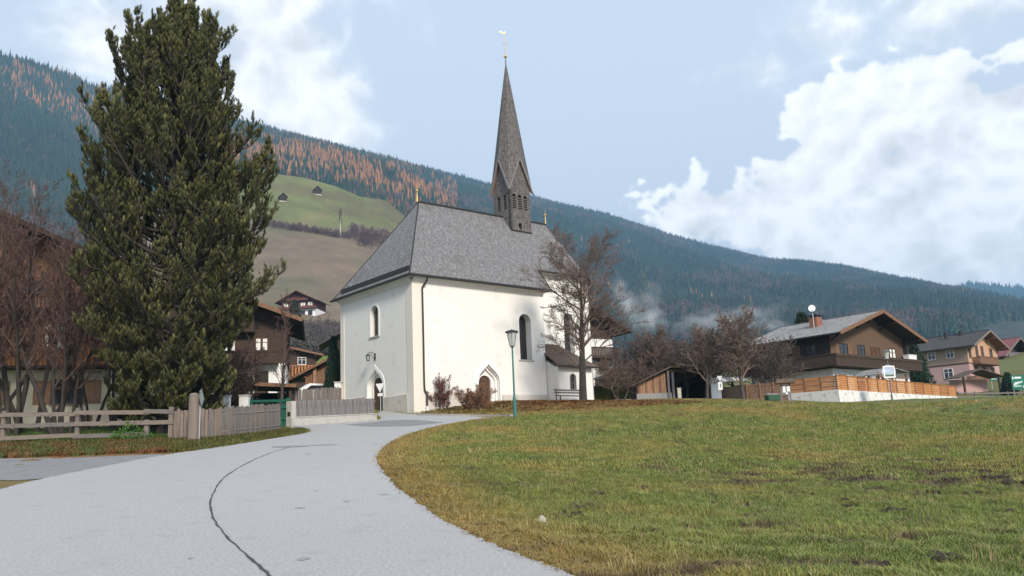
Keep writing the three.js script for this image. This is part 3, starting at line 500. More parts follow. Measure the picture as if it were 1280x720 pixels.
    mesh('step', put(rectS(cx - w - 0.15, cx + w + 0.15, y0 - 0.3, y0 - 0.04), -0.35, 0.95), M.concrete, p);
  };
  portal('side_portal', (sh, d, t) => longPut(extr(sh, t), d, t), 1.0, DR.y0, 2.15, 3.58, DR.cx, 0.56, 1);
  portal('main_portal', (sh, d, t) => endWall(sh, d, t), 1.12, DL.y0, 2.15, 3.55, DL.cx, 0.70, 0.5);
  // windows with a white band round the opening, leaded panes deep in the wall
  const window_ = (put, w, y0, ys, cx, d) => {
    const p = new THREE.Group(); p.name = 'window'; c.add(p);
    mesh('surround', put(ring(arch(w + 0.16, y0 - 0.06, ys, cx), arch(w - 0.01, y0 - 0.07, ys, cx)), -0.03, 0.09), M.trim, p);
    mesh('sill', put(rectS(cx - w - 0.14, cx + w + 0.14, y0 - 0.10, y0), -0.08, 0.5), M.concrete, p);
    const pane = mesh('pane', put(arch(w, y0, ys, cx), d, 0.03), M.leadGlass, p), bars = [];
    for (let k = -1; k <= 1; k++) bars.push(put(rectS(cx + k * w * 0.5 - 0.012, cx + k * w * 0.5 + 0.012, y0, ys + w * (k ? 0.8 : 0.98)), d - 0.02, 0.02));
    for (let y = y0 + 0.3; y < ys + w * 0.7; y += 0.3) bars.push(put(rectS(cx - w * 0.97, cx + w * 0.97, y - 0.01, y + 0.01), d - 0.0, 0.02));
    mesh('leading', bars, M.metalDark, pane);
  };
  const lp = (sh, d, t) => longPut(extr(sh, t), d, t), ep = (sh, d, t) => endWall(sh, d, t);
  window_(lp, 0.60, 4.0, 6.92, WR.cx, 0.62); window_(ep, 0.58, 5.92, 7.62, WL.cx, 0.34);
  window_((sh, d, t) => longPut(extr(sh, t), 1.5 + d, t), 0.55, 4.6, 7.7, 16.0, 0.5);
  // main roof
  const RH = 16.8, RB = 5.15, EY = 9.45, k = (RH - EY) / (RB + 0.5), EC = EY + 1.45 * k, E = 0.5;
  const P = (a, y, b) => [a, y, B(b)], R1 = P(4.09, RH, RB), R2 = P(17.3, RH, RB);
  const E1 = P(-E, EY, -E), E2 = P(12.53, EY, -E), E2b = P(12.53, EC, 0.95), K1 = P(18.1, EC, 0.95), K2 = P(21.0, EC, 3.5), K3 = P(21.0, EC, 6.8), K4 = P(18.1, EC, 9.35), E3b = P(12.53, EC, 9.35), E3 = P(12.53, EY, 10.8), E4 = P(-E, EY, 10.8);
  const roof = mesh('roof', [tri([[E1, E2, E2b], [E1, E2b, R1], [E2b, K1, R2], [E2b, R2, R1]]), tri([[E4, E1, R1]]), tri([[E3, E4, R1], [E3, R1, E3b], [E3b, R1, R2], [E3b, R2, K4]]), tri([[K1, K2, R2], [K2, K3, R2], [K3, K4, R2]])], M.roof, c);
  mesh('soffit', [fan([P(-E, EY - 0.06, -E), P(12.53, EY - 0.06, -E), P(12.53, EY - 0.06, 0.5), P(0.3, EY - 0.06, 0.5)]), fan([P(-E, EY - 0.06, -E), P(0.3, EY - 0.06, 0.5), P(0.3, EY - 0.06, 10.8), P(-E, EY - 0.06, 10.8)]), fan([P(12.53, EC - 0.05, 0.95), P(18.1, EC - 0.05, 0.95), P(18.1, EC - 0.05, 2), P(12.53, EC - 0.05, 2)]), tri([[P(12.5, EY - 0.05, -E), P(12.5, EC - 0.05, 0.95), P(12.5, EY - 0.05, 0.95)]])], M.plaster, roof);
  mesh('cornice', [slab([[0, EY - 0.06, 0.28], [12, EY - 0.06, 0.28], [12, EY - 0.42, 0.036], [0, EY - 0.42, 0.036]], [0, 0, -0.03])], M.plaster, c);
  mesh('cornice', [slab([[-0.28, EY - 0.06, 0], [-0.28, EY - 0.06, B(10.3)], [-0.038, EY - 0.42, B(10.3)], [-0.038, EY - 0.42, 0]], [0.03, 0, 0])], M.plaster, c);
  mesh('fascia', [bar(E1, E2, 0.05, 0.2), bar([-E, EY, 0.5], [-E, EY, B(10.8)], 0.05, 0.2), bar(E2b, K1, 0.05, 0.18), bar(E2, E2b, 0.06, 0.16), bar(K1, K2, 0.05, 0.18)], M.fascia, roof);
  mesh('gutter', [bar([-E - 0.05, EY - 0.03, 0.57], [12.6, EY - 0.03, 0.57], 0.13, 0.11), bar([-E - 0.07, EY - 0.03, 0.6], [-E - 0.07, EY - 0.03, B(10.95)], 0.13, 0.11), bar([12.5, EC - 0.03, B(0.9)], [18.1, EC - 0.03, B(0.9)], 0.12, 0.1)], M.metalDark, roof);
  mesh('snow_guard', [bar([-0.25, EY + 0.56, 0.12], [-0.25, EY + 0.56, B(9.75)], 0.08, 0.34)], M.fascia, roof);
  mesh('ridge_cap', [bar([R1[0], RH + 0.02, R1[2]], [R2[0], RH + 0.02, R2[2]], 0.22, 0.12), bar(R1, E1, 0.09, 0.05), bar(R2, K1, 0.09, 0.05), bar(R1, E4, 0.09, 0.05)], M.metalDark, roof);
  for (const a of [3.95, 17.3]) { mesh('finial', [cyl(a, RH, RH + 0.8, B(RB), 0.075, 0.035, 8), ball(a, RH + 0.88, B(RB), 0.11), cyl(a, RH + 0.92, RH + 1.35, B(RB), 0.022, 0.01, 6)], M.gold, c); }
  // rain pipe
  const pipe = mesh('downpipe', [tubeG([[0.95, EY - 0.1, 0.52], [0.95, EY - 0.35, 0.4], [0.78, EY - 0.75, 0.14], [0.78, EY - 1.2, 0.12], [0.78, 5, 0.12], [0.78, 1.75, 0.12], [0.80, 1.5, 0.14], [0.92, 1.25, 0.2], [0.92, 0.9, 0.2], [0.92, 0.35, 0.2]], 0.065, 8, 90)], M.copper, c);
  mesh('pipe_foot', [cyl(0.92, -0.4, 0.45, -B(0.2), 0.08, 0.08, 8)], M.whitePaint, pipe);
  // wall lantern over the main door
  { const l = new THREE.Group(); l.name = 'wall_lantern'; c.add(l); const z = B(5.1), X = -0.75;
    mesh('bracket', [tubeG([[-0.02, 4.55, z], [-0.25, 4.72, z], [-0.55, 4.78, z], [X, 4.66, z]], 0.025, 6, 16), bx(-0.06, 0, 4.05, 4.7, z - 0.09, z + 0.09), tubeG([[-0.03, 4.15, z], [-0.3, 4.35, z], [-0.5, 4.7, z]], 0.02, 6, 10)], M.metalDark, l);
    mesh('lantern_roof', lathe([[0.0, 4.68], [0.06, 4.6], [0.22, 4.46], [0.2, 4.43]], 6, X, z), M.metalDark, l);
    mesh('lantern_glass', lathe([[0.17, 4.43], [0.12, 4.0]], 6, X, z), M.frosted, l);
    mesh('lantern_frame', [0, 1, 2, 3, 4, 5].map((i) => { const t = i / 6 * 6.283; return bar([X + Math.sin(t) * 0.175, 4.44, z + Math.cos(t) * 0.175], [X + Math.sin(t) * 0.125, 4.0, z + Math.cos(t) * 0.125], 0.03); }).concat([lathe([[0, 3.94], [0.14, 3.98], [0.13, 4.02]], 6, X, z)]), M.metalDark, l); l.scale.setScalar(0.8); l.position.set(0, 0.9, B(5.1) * 0.2); }
  // ridge tower with louvred openings
  const T0 = 12.45, T1 = 14.65, B0 = 4.05, B1 = 6.25, TY = 19.15, TC = [13.55, 5.15];
  { const t = new THREE.Group(); t.name = 'tower'; c.add(t);
    const wins = [[-0.62, 0.19], [0, 0.19], [0.62, 0.19]], two = [[-0.42, 0.21], [0.42, 0.21]], yW = [17.35, 18.45];
    const face = (ws, mk, cen) => { let sh = rectS(cen - 1.1, cen + 1.1, 12.4, TY); ws.forEach(([o, w]) => hole(sh, arch(w, yW[0], yW[1], cen + o))); if (ws.length === 3) hole(sh, rectS(13.28, 13.66, 15.6, 16.15)); mesh('tower_wall', mk(extr(sh, 0.22)), M.towerShingle, t);
      ws.forEach(([o, w]) => { const g = new THREE.Group(); g.name = 'louvred_window'; t.add(g);
        for (let y = yW[0] + 0.1; y < yW[1] + 0.1; y += 0.2) mesh('louvre', mk(slab([[cen + o - w, y, 0.02], [cen + o + w, y, 0.02], [cen + o + w, y - 0.1, 0.16], [cen + o - w, y - 0.1, 0.16]], [0, -0.02, 0])), M.greyWood, g); }); };
    const mkLong = (g) => { g.translate(0, 0, B(B0) - 0.22); return g; };
    const mkEnd = (g) => turned(g, new THREE.Matrix4().set(0, 0, -1, T0 + 0.22, 0, 1, 0, 0, -1, 0, 0, 0, 0, 0, 0, 1));
    face(wins, mkLong, TC[0]); face(two, mkEnd, TC[1]);
    mesh('tower_wall', [bx(T0 + 0.24, T1, 12.4, TY, B(B1), B(B1) + 0.2), bx(T1 - 0.2, T1, 12.4, TY, B(B1) + 0.2, B(B0) - 0.23)], M.towerShingle, t);
    mesh('hatch_frame', [bx(13.22, 13.28, 15.54, 16.21, B(B0), B(B0) + 0.03), bx(13.66, 13.72, 15.54, 16.21, B(B0), B(B0) + 0.03), bx(13.28, 13.66, 16.15, 16.21, B(B0), B(B0) + 0.03)], M.greyWood, t);
    mesh('flashing', [bar([T0 - 0.04, 15.42, B(B0 - 0.06)], [T1 + 0.04, 15.42, B(B0 - 0.06)], 0.04, 0.1)], M.metalDark, t);
    // spire: folded helm over four gables
    const g = 1.32, q = 1.31, GA = 21.9, CY = 18.85, AP = 31.2, C = (dx, y, db) => P(TC[0] + dx, y, TC[1] + db);
    const side = [[g, 0], [0, g], [-g, 0], [0, -g]], list = [], N = 10;
    for (let i = 0; i < 4; i++) { const A = side[i], D = side[(i + 1) % 4], cn = [Math.sign(A[0] + D[0]) * q, Math.sign(A[1] + D[1]) * q];
      const row = (f) => { const y = lerp(GA, AP, f), w = Math.pow(1 - f, 0.97); return [C(A[0] * w, y, A[1] * w), C((A[0] + D[0]) * 0.735 * w, y, (A[1] + D[1]) * 0.735 * w), C(D[0] * w, y, D[1] * w)]; };
      for (let s2 = 0; s2 < N; s2++) { const r0 = row(s2 / N), r1 = row((s2 + 1) / N); for (let m2 = 0; m2 < 2; m2++) list.push([r0[m2], r0[m2 + 1], r1[m2]], [r0[m2 + 1], r1[m2 + 1], r1[m2]]); }
      const r0 = row(0), tip = C(cn[0], CY, cn[1]); list.push([r0[0], tip, r0[1]], [r0[1], tip, r0[2]]); }
    const spire = mesh('spire', tri(list), M.towerShingle, t);
    // gables: wall, and brown boards under the eaves
    for (let i = 0; i < 4; i++) { const A = side[i], n = [A[0] / g, A[1] / g], tq = [-n[1], n[0]], pt = (u, y, o) => C(n[0] * o + tq[0] * u, y, n[1] * o + tq[1] * u);
      mesh('gable', fan([pt(-1.1, TY, 1.1), pt(1.1, TY, 1.1), pt(0, GA - 0.15, 1.1)]), M.towerShingle, t);
      mesh('barge_board', [bar(pt(-q, CY, 1.31), pt(0, GA, 1.31), 0.10, 0.13), bar(pt(q, CY, 1.31), pt(0, GA, 1.31), 0.10, 0.13)], M.greyWood, spire);
      mesh('gable_lining', [fan([pt(-q, CY - 0.03, 1.30), pt(0, GA - 0.06, 1.30), pt(0, GA - 0.06, 1.09), pt(-1.15, CY + 0.2, 1.09)]), fan([pt(q, CY - 0.03, 1.30), pt(0, GA - 0.06, 1.30), pt(0, GA - 0.06, 1.09), pt(1.15, CY + 0.2, 1.09)])], M.midWood, spire); }
    mesh('spire_tip', lathe([[0.075, AP - 0.7], [0.045, AP + 0.25], [0.05, AP + 0.3]], 8, TC[0], B(TC[1])), M.lampGrey, spire);
    const wv = mesh('weather_vane', [ball(TC[0], AP + 0.5, B(TC[1]), 0.15), cyl(TC[0], AP + 0.6, AP + 2.75, B(TC[1]), 0.025, 0.02, 6), bar([TC[0] - 0.28, AP + 1.75, B(TC[1])], [TC[0] + 0.28, AP + 1.75, B(TC[1])], 0.035)], M.gold, spire);
    const cock = poly2([[-0.95, 0.1], [-0.75, 0.32], [-0.5, 0.1], [-0.1, 0.04], [0.1, 0.22], [0.2, 0.16], [0.14, 0.04], [0.02, -0.12], [-0.35, -0.16], [-0.6, -0.05]]);
    const ck = extr(cock, 0.04); ck.scale(0.5, 0.5, 1); ck.rotateY(-0.45); ck.translate(TC[0], AP + 2.75, B(TC[1])); mesh('vane_cock', ck, M.gold, spire); }
  // sacristy
  { const t = new THREE.Group(); t.name = 'sacristy'; c.add(t); const sx0 = 12.06, sx1 = 15.6, f = -1.3, EYs = 3.45, TYs = 5.5;
    let sh = rectS(sx0, sx1, -1.0, EYs); hole(sh, arch(0.27, 1.72, 2.62, 13.55)); mesh('sacristy_wall', longPut(extr(sh, 0.35), f, 0.35), M.plaster, t);
    const tri3 = (x) => slab([[x, -1, B(f + 0.36)], [x, EYs, B(f + 0.36)], [x, EYs + 1.4, B(1.49)], [x, -1, B(1.49)]], [0.3, 0, 0]); mesh('sacristy_wall', tri3(sx0 + 0.001), M.plaster, t); mesh('sacristy_wall', tri3(sx1 - 0.3), M.plaster, t);
    mesh('sacristy_plinth', bx(sx0 - 0.03, sx1 + 0.03, -1, 0.95, B(f) - 0.1, B(f) + 0.04), M.plinth, t);
    const rf = mesh('sacristy_roof', [slab([[sx0 - 0.35, EYs - 0.02, B(f - 0.4)], [sx1 + 0.4, EYs - 0.02, B(f - 0.4)], [sx1 - 1.0, TYs, B(1.48)], [sx0 - 0.05, TYs, B(1.48)]], [0, 0.08, 0]), tri([[[sx1 + 0.4, EYs, B(f - 0.4)], [sx1 + 0.4, EYs, B(1.45)], [sx1 - 1, TYs + 0.06, B(1.48)]]])], M.oldRoof, t);
    mesh('sacristy_gutter', bar([sx0 - 0.4, EYs - 0.03, B(f - 0.45)], [sx1 + 0.45, EYs - 0.03, B(f - 0.45)], 0.11), M.metalDark, rf);
    const w = new THREE.Group(); w.name = 'sacristy_window'; t.add(w); mesh('pane', longPut(extr(arch(0.27, 1.72, 2.62, 13.55), 0.02), f + 0.16, 0.02), M.glass, w);
    mesh('window_frame', [longPut(extr(ring(arch(0.33, 1.66, 2.62, 13.55), arch(0.25, 1.75, 2.62, 13.55)), 0.06), f - 0.02, 0.06), bx(13.53, 13.57, 1.72, 2.88, B(f) - 0.15, B(f) - 0.1), bx(13.28, 13.82, 2.2, 2.23, B(f) - 0.15, B(f) - 0.11)], M.greyWood, w); }
}

// ---------- bare trees and shrubs ----------
class Tubes {
  constructor() { this.p = []; this.n = []; this.u = []; this.i = []; }
  add(pts, rad, sides) {
    const base = this.p.length / 3, m = pts.length, t = V3(), a = V3(), b = V3(); let ref = Math.abs(pts[1].y - pts[0].y) > 0.8 * pts[1].distanceTo(pts[0]) ? V3(1, 0, 0) : V3(0, 1, 0);
    for (let k = 0; k < m; k++) {
      t.copy(pts[Math.min(k + 1, m - 1)]).sub(pts[Math.max(k - 1, 0)]).normalize(); a.crossVectors(t, ref).normalize(); b.crossVectors(t, a);
      for (let s = 0; s < sides; s++) { const w = s / sides * 6.2832, c = Math.cos(w), d = Math.sin(w), nx = a.x * c + b.x * d, ny = a.y * c + b.y * d, nz = a.z * c + b.z * d; this.p.push(pts[k].x + nx * rad[k], pts[k].y + ny * rad[k], pts[k].z + nz * rad[k]); this.n.push(nx, ny, nz); this.u.push(s / sides * 6.28 * rad[0], pts[k].y); }
    }
    for (let k = 0; k < m - 1; k++) for (let s = 0; s < sides; s++) { const q = (s + 1) % sides, A = base + k * sides + s, B = base + k * sides + q; this.i.push(A, B, A + sides, B, B + sides, A + sides); }
  }
  geo() { const g = new THREE.BufferGeometry(); g.setAttribute('position', new THREE.Float32BufferAttribute(this.p, 3)); g.setAttribute('normal', new THREE.Float32BufferAttribute(this.n, 3)); g.setAttribute('uv', new THREE.Float32BufferAttribute(this.u, 2)); g.setIndex(this.i); return g; }
}
// opts: levels[] of { n, len, spread, from, up, wob, segs, ratio }
function growTree(seed, o) {
  const r = rngOf(seed), trunk = new Tubes(), crown = new Tubes(), twigs = [];
  const bend = (d, k) => { d.x += (r() - 0.5) * k; d.y += (r() - 0.5) * k; d.z += (r() - 0.5) * k; return d.normalize(); };
  function branch(p, d, len, rad, lv) {
    const L = o.levels[lv], segs = L.segs, pts = [p.clone()], rs = [rad], dir = d.clone(); let q = p.clone();
    for (let k = 1; k <= segs; k++) { bend(dir, L.wob); dir.y += L.up / segs; dir.normalize(); q = q.clone().addScaledVector(dir, len / segs); pts.push(q); rs.push(Math.max(o.min, rad * (1 - (1 - L.tip) * k / segs))); }
    (lv === 0 ? trunk : crown).add(pts, rs, lv === 0 ? 9 : lv === 1 ? 6 : lv === 2 ? 4 : 3);
    const N = o.levels[lv + 1]; if (!N) { twigs.push([pts[segs], dir.clone()]); return; }
    const n = Math.round(N.n * (0.75 + 0.5 * r()));
    for (let k = 0; k < n; k++) {
      const f = N.from + (1 - N.from) * Math.pow((k + r()) / n, N.even ?? 0.85), x = Math.min(f, 0.999) * segs, i = Math.floor(x), pos = pts[i].clone().lerp(pts[i + 1], x - i), ax = pts[i + 1].clone().sub(pts[i]).normalize();
      const az = k * 2.4 + r() * 1.2, side = V3(Math.cos(az), 0, Math.sin(az)); side.addScaledVector(ax, -side.dot(ax)).normalize();
      const ang = N.spread * (0.7 + 0.6 * r()) * (1 - 0.35 * f * (lv === 0 ? 1 : 0)), cd = ax.clone().multiplyScalar(Math.cos(ang)).addScaledVector(side, Math.sin(ang)).normalize();
      const l = len * N.len * (0.6 + 0.6 * r()) * (lv === 0 && o.shape ? o.shape(f) : 1 - 0.45 * f), rr = Math.min(lerp(rs[i], rs[i + 1], x - i) * 0.8, Math.max(o.min, rad * N.ratio * (0.7 + 0.5 * r())));
      branch(pos, cd, l, rr, lv + 1);
    }
  }
  (o.stems ?? [[V3(0, -0.3, 0), V3(0, 1, 0), 1]]).forEach(([p, d, k]) => branch(p, d.normalize(), o.h * k, o.r * k, 0));
  return { trunk: trunk.geo(), crown: crown.geo(), twigs, n: (trunk.i.length + crown.i.length) / 3 };
}
function bareTree(name, label, tree, pos, turn, bark, twig, group, scale = 1) { const t = thing(name, label, 'tree', pos, turn, group); mesh('trunk', tree.trunk, bark, t); mesh('crown', tree.crown, twig, t); t.scale.setScalar(scale); return t; }

// lime tree by the sacristy
const limeT = growTree(24, { h: 9.9, r: 0.29, min: 0.009, shape: (f) => (f < 0.4 ? 1.0 : 1.2 - 0.6 * f), levels: [
  { segs: 12, wob: 0.05, up: 0.1, tip: 0.10 }, { n: 34, len: 0.46, spread: 1.2, from: 0.22, up: 0.42, wob: 0.22, segs: 9, tip: 0.2, ratio: 0.29, even: 0.8 }, { n: 11, len: 0.52, spread: 0.8, from: 0.15, up: 0.22, wob: 0.2, segs: 6, tip: 0.25, ratio: 0.42 }, { n: 8, len: 0.55, spread: 0.7, from: 0.12, up: 0.15, wob: 0.22, segs: 4, tip: 0.4, ratio: 0.5 }, { n: 5, len: 0.7, spread: 0.55, from: 0.1, up: 0.1, wob: 0.2, segs: 2, tip: 0.6, ratio: 0.6 }] });
bareTree('lime_tree', 'tall bare lime tree standing before the sacristy', limeT, TREE_AT, 3.4, M.darkBark, M.brownTwig);

// thicket of bare trees in front of the cream chalet
const stemsOf = (seed, n, lean) => { const r = rngOf(seed), s = []; for (let i = 0; i < n; i++) { const a = i / n * 6.283 + r(); s.push([V3(Math.cos(a) * 0.25, -0.3, Math.sin(a) * 0.25), V3(Math.cos(a) * lean * (0.4 + r()), 1, Math.sin(a) * lean * (0.4 + r())), 0.65 + 0.4 * r()]); } return s; };
const wildLv = [{ segs: 9, wob: 0.22, up: 0.2, tip: 0.12 }, { n: 13, len: 0.36, spread: 0.75, from: 0.30, up: 0.45, wob: 0.3, segs: 6, tip: 0.25, ratio: 0.4 }, { n: 8, len: 0.45, spread: 0.75, from: 0.15, up: 0.35, wob: 0.35, segs: 4, tip: 0.35, ratio: 0.5 }, { n: 6, len: 0.5, spread: 0.7, from: 0.15, up: 0.2, wob: 0.35, segs: 3, tip: 0.5, ratio: 0.6 }, { n: 2, len: 0.6, spread: 0.6, from: 0.2, up: 0.1, wob: 0.3, segs: 2, tip: 0.7, ratio: 0.7 }];
const wildA = growTree(31, { h: 10.5, r: 0.13, min: 0.0065, stems: stemsOf(3, 5, 0.22), levels: wildLv }), wildB = growTree(32, { h: 9.5, r: 0.11, min: 0.0065, stems: stemsOf(5, 4, 0.32), levels: wildLv });
const THICK = 'bare reddish-brown wild trees in front of the cream chalet';
[[12, 43, 'slender bare tree with several stems at the far end of the rail fence', 0, 1.3, 0.4], [38, 45, 'bare tree with leaning stems before the cream chalet wall', 1, 1.35, 2], [76, 42.5, 'bare tree with a thick dark cluster of stems behind the rail fence', 0, 1.1, 1.2], [112, 46, 'thin bare tree beside the wooden shuttered window', 1, 0.95, 4], [-22, 44, 'bare tree beyond the end of the rail fence', 1, 1.15, 5], [145, 44.5, 'bare tree half hidden in the lower branches of the big pine', 0, 0.72, 3], [60, 52, 'bare reddish tree against the chalet gable', 1, 1.5, 0.9]].forEach(([x, d, lab, k, s, t]) => bareTree('wild_tree', lab, k ? wildB : wildA, pxAt(x, 545, d), t, M.darkBark, M.redTwig, 'bare trees in front of the cream chalet', s));

// orchard trees and brush between the church and the big chalet
const orchLv = [{ segs: 6, wob: 0.2, up: 0.1, tip: 0.3 }, { n: 17, len: 0.74, spread: 1.15, from: 0.28, up: 0.32, wob: 0.3, segs: 6, tip: 0.3, ratio: 0.36 }, { n: 10, len: 0.5, spread: 0.85, from: 0.12, up: 0.2, wob: 0.35, segs: 4, tip: 0.4, ratio: 0.5 }, { n: 6, len: 0.5, spread: 0.75, from: 0.12, up: 0.25, wob: 0.35, segs: 3, tip: 0.5, ratio: 0.6 }, { n: 6, len: 0.6, spread: 0.6, from: 0.1, up: 0.15, wob: 0.3, segs: 2, tip: 0.7, ratio: 0.7 }];
const orchA = growTree(41, { h: 4.2, r: 0.14, min: 0.011, levels: orchLv }), orchB = growTree(42, { h: 3.8, r: 0.10, min: 0.011, stems: stemsOf(9, 3, 0.3), levels: orchLv });
[[776, 500, 74, 1, 0.8, 'low bare shrub tree at the end of the clipped hedge'], [800, 500, 80, 1, 1.25, 'bare brown tree behind the clipped hedge'], [828, 500, 79, 0, 1.2, 'bare tree rising behind the wooden garage gable'], [856, 500, 80, 1, 1.3, 'bare tree behind the dark garage opening'], [884, 499, 73.5, 0, 1.15, 'bare fruit tree with a pale trunk before the dark garage'], [905, 500, 80, 1, 1.4, 'bare tree behind the pale metal shed roof'], [930, 499, 72.5, 0, 1.35, 'bare fruit tree with a wide crown before the faded fence panels'], [958, 500, 78, 1, 1.2, 'bare bush beside the chalet balcony'], [980, 500, 80, 0, 1.0, 'bare tree close to the big chalet'], [843, 500, 90, 0, 1.2, 'bare tree far behind the garage'], [785, 500, 92, 1, 1.2, 'bare tree behind the white house wall']].forEach(([x, y, d, k, s, lab], i) => bareTree('orchard_tree', lab, k ? orchB : orchA, pxAt(x, y, d), i * 1.7, M.bark, i % 2 ? M.twig : M.brownTwig, 'bare trees around the garage', s));
const sapling = growTree(47, { h: 6.2, r: 0.09, min: 0.011, levels: [{ segs: 8, wob: 0.08, up: 0.1, tip: 0.15 }, { n: 20, len: 0.3, spread: 0.6, from: 0.2, up: 0.4, wob: 0.2, segs: 5, tip: 0.3, ratio: 0.35 }, { n: 6, len: 0.5, spread: 0.6, from: 0.2, up: 0.3, wob: 0.3, segs: 3, tip: 0.4, ratio: 0.5 }, { n: 3, len: 0.5, spread: 0.6, from: 0.2, up: 0.2, wob: 0.3, segs: 2, tip: 0.6, ratio: 0.6 }] });
// small garden trees and bare bushes left of the church
[[352, 500, 60, 2, 1.25, 'thin bare tree behind the green gate and white pillar'], [296, 505, 55, 1, 1.0, 'bare bush in front of the car port'], [272, 505, 52, 1, 0.9, 'bare bush behind the board fence beside the white pillar']].forEach(([x, y, d, k, s, lab], i) => bareTree('garden_tree', lab, k === 2 ? sapling : k ? orchB : orchA, pxAt(x, y, d), i * 2.3, M.bark, M.redTwig, 'bare garden trees beside the brown chalet', s));

// two shrubs under the church wall
const shrubLv = [{ segs: 5, wob: 0.2, up: 0.2, tip: 0.4 }, { n: 7, len: 0.55, spread: 0.5, from: 0.15, up: 0.3, wob: 0.25, segs: 4, tip: 0.4, ratio: 0.6 }, { n: 6, len: 0.5, spread: 0.6, from: 0.1, up: 0.25, wob: 0.3, segs: 3, tip: 0.5, ratio: 0.6 }, { n: 4, len: 0.5, spread: 0.6, from: 0.1, up: 0.2, wob: 0.3, segs: 2, tip: 0.7, ratio: 0.7 }];
function leavesOn(tree, seed, size, share) { const r = rngOf(seed), pos = []; tree.twigs.forEach(([p]) => { if (r() > share) return; for (let k = 0; k < 2; k++) { const c = V3(p.x + (r() - 0.5) * 0.08, p.y - r() * 0.12, p.z + (r() - 0.5) * 0.08), a = V3(r() - 0.5, r() - 0.5, r() - 0.5).normalize().multiplyScalar(size), b = V3(r() - 0.5, r() - 0.5, r() - 0.5).normalize().multiplyScalar(size * 0.6); pos.push(c.x, c.y, c.z, c.x + a.x + b.x, c.y + a.y + b.y, c.z + a.z + b.z, c.x + a.x - b.x, c.y + a.y - b.y, c.z + a.z - b.z); } }); const g = new THREE.BufferGeometry(); g.setAttribute('position', new THREE.Float32BufferAttribute(pos, 3)); g.computeVertexNormals(); return g; }
{
  const a = growTree(51, { h: 1.7, r: 0.02, min: 0.006, stems: stemsOf(12, 15, 0.42), levels: shrubLv }), b = growTree(52, { h: 1.55, r: 0.02, min: 0.006, stems: stemsOf(13, 22, 0.75), levels: shrubLv });
  const s1 = thing('shrub', 'narrow dark reddish shrub against the church wall near the downpipe', 'shrub', gp(550, 511.5), 0, 'shrubs under the church wall'); mesh('stems', [a.trunk, a.crown].map((g) => g), M.redTwig, s1); mesh('leaves', leavesOn(a, 1, 0.075, 0.7), mat({ color: lc(0.13, 0.048, 0.034) }), s1); s1.scale.set(1.1, 1.25, 1.1);
  const s2 = thing('shrub', 'wide brown shrub growing before the side door of the church', 'shrub', gp(593, 511.5), 1, 'shrubs under the church wall'); mesh('stems', [b.trunk, b.crown], M.brownTwig, s2); mesh('leaves', leavesOn(b, 2, 0.06, 0.55), mat({ color: lc(0.23, 0.10, 0.045) }), s2); s2.scale.set(1.1, 1.2, 1.1);
}

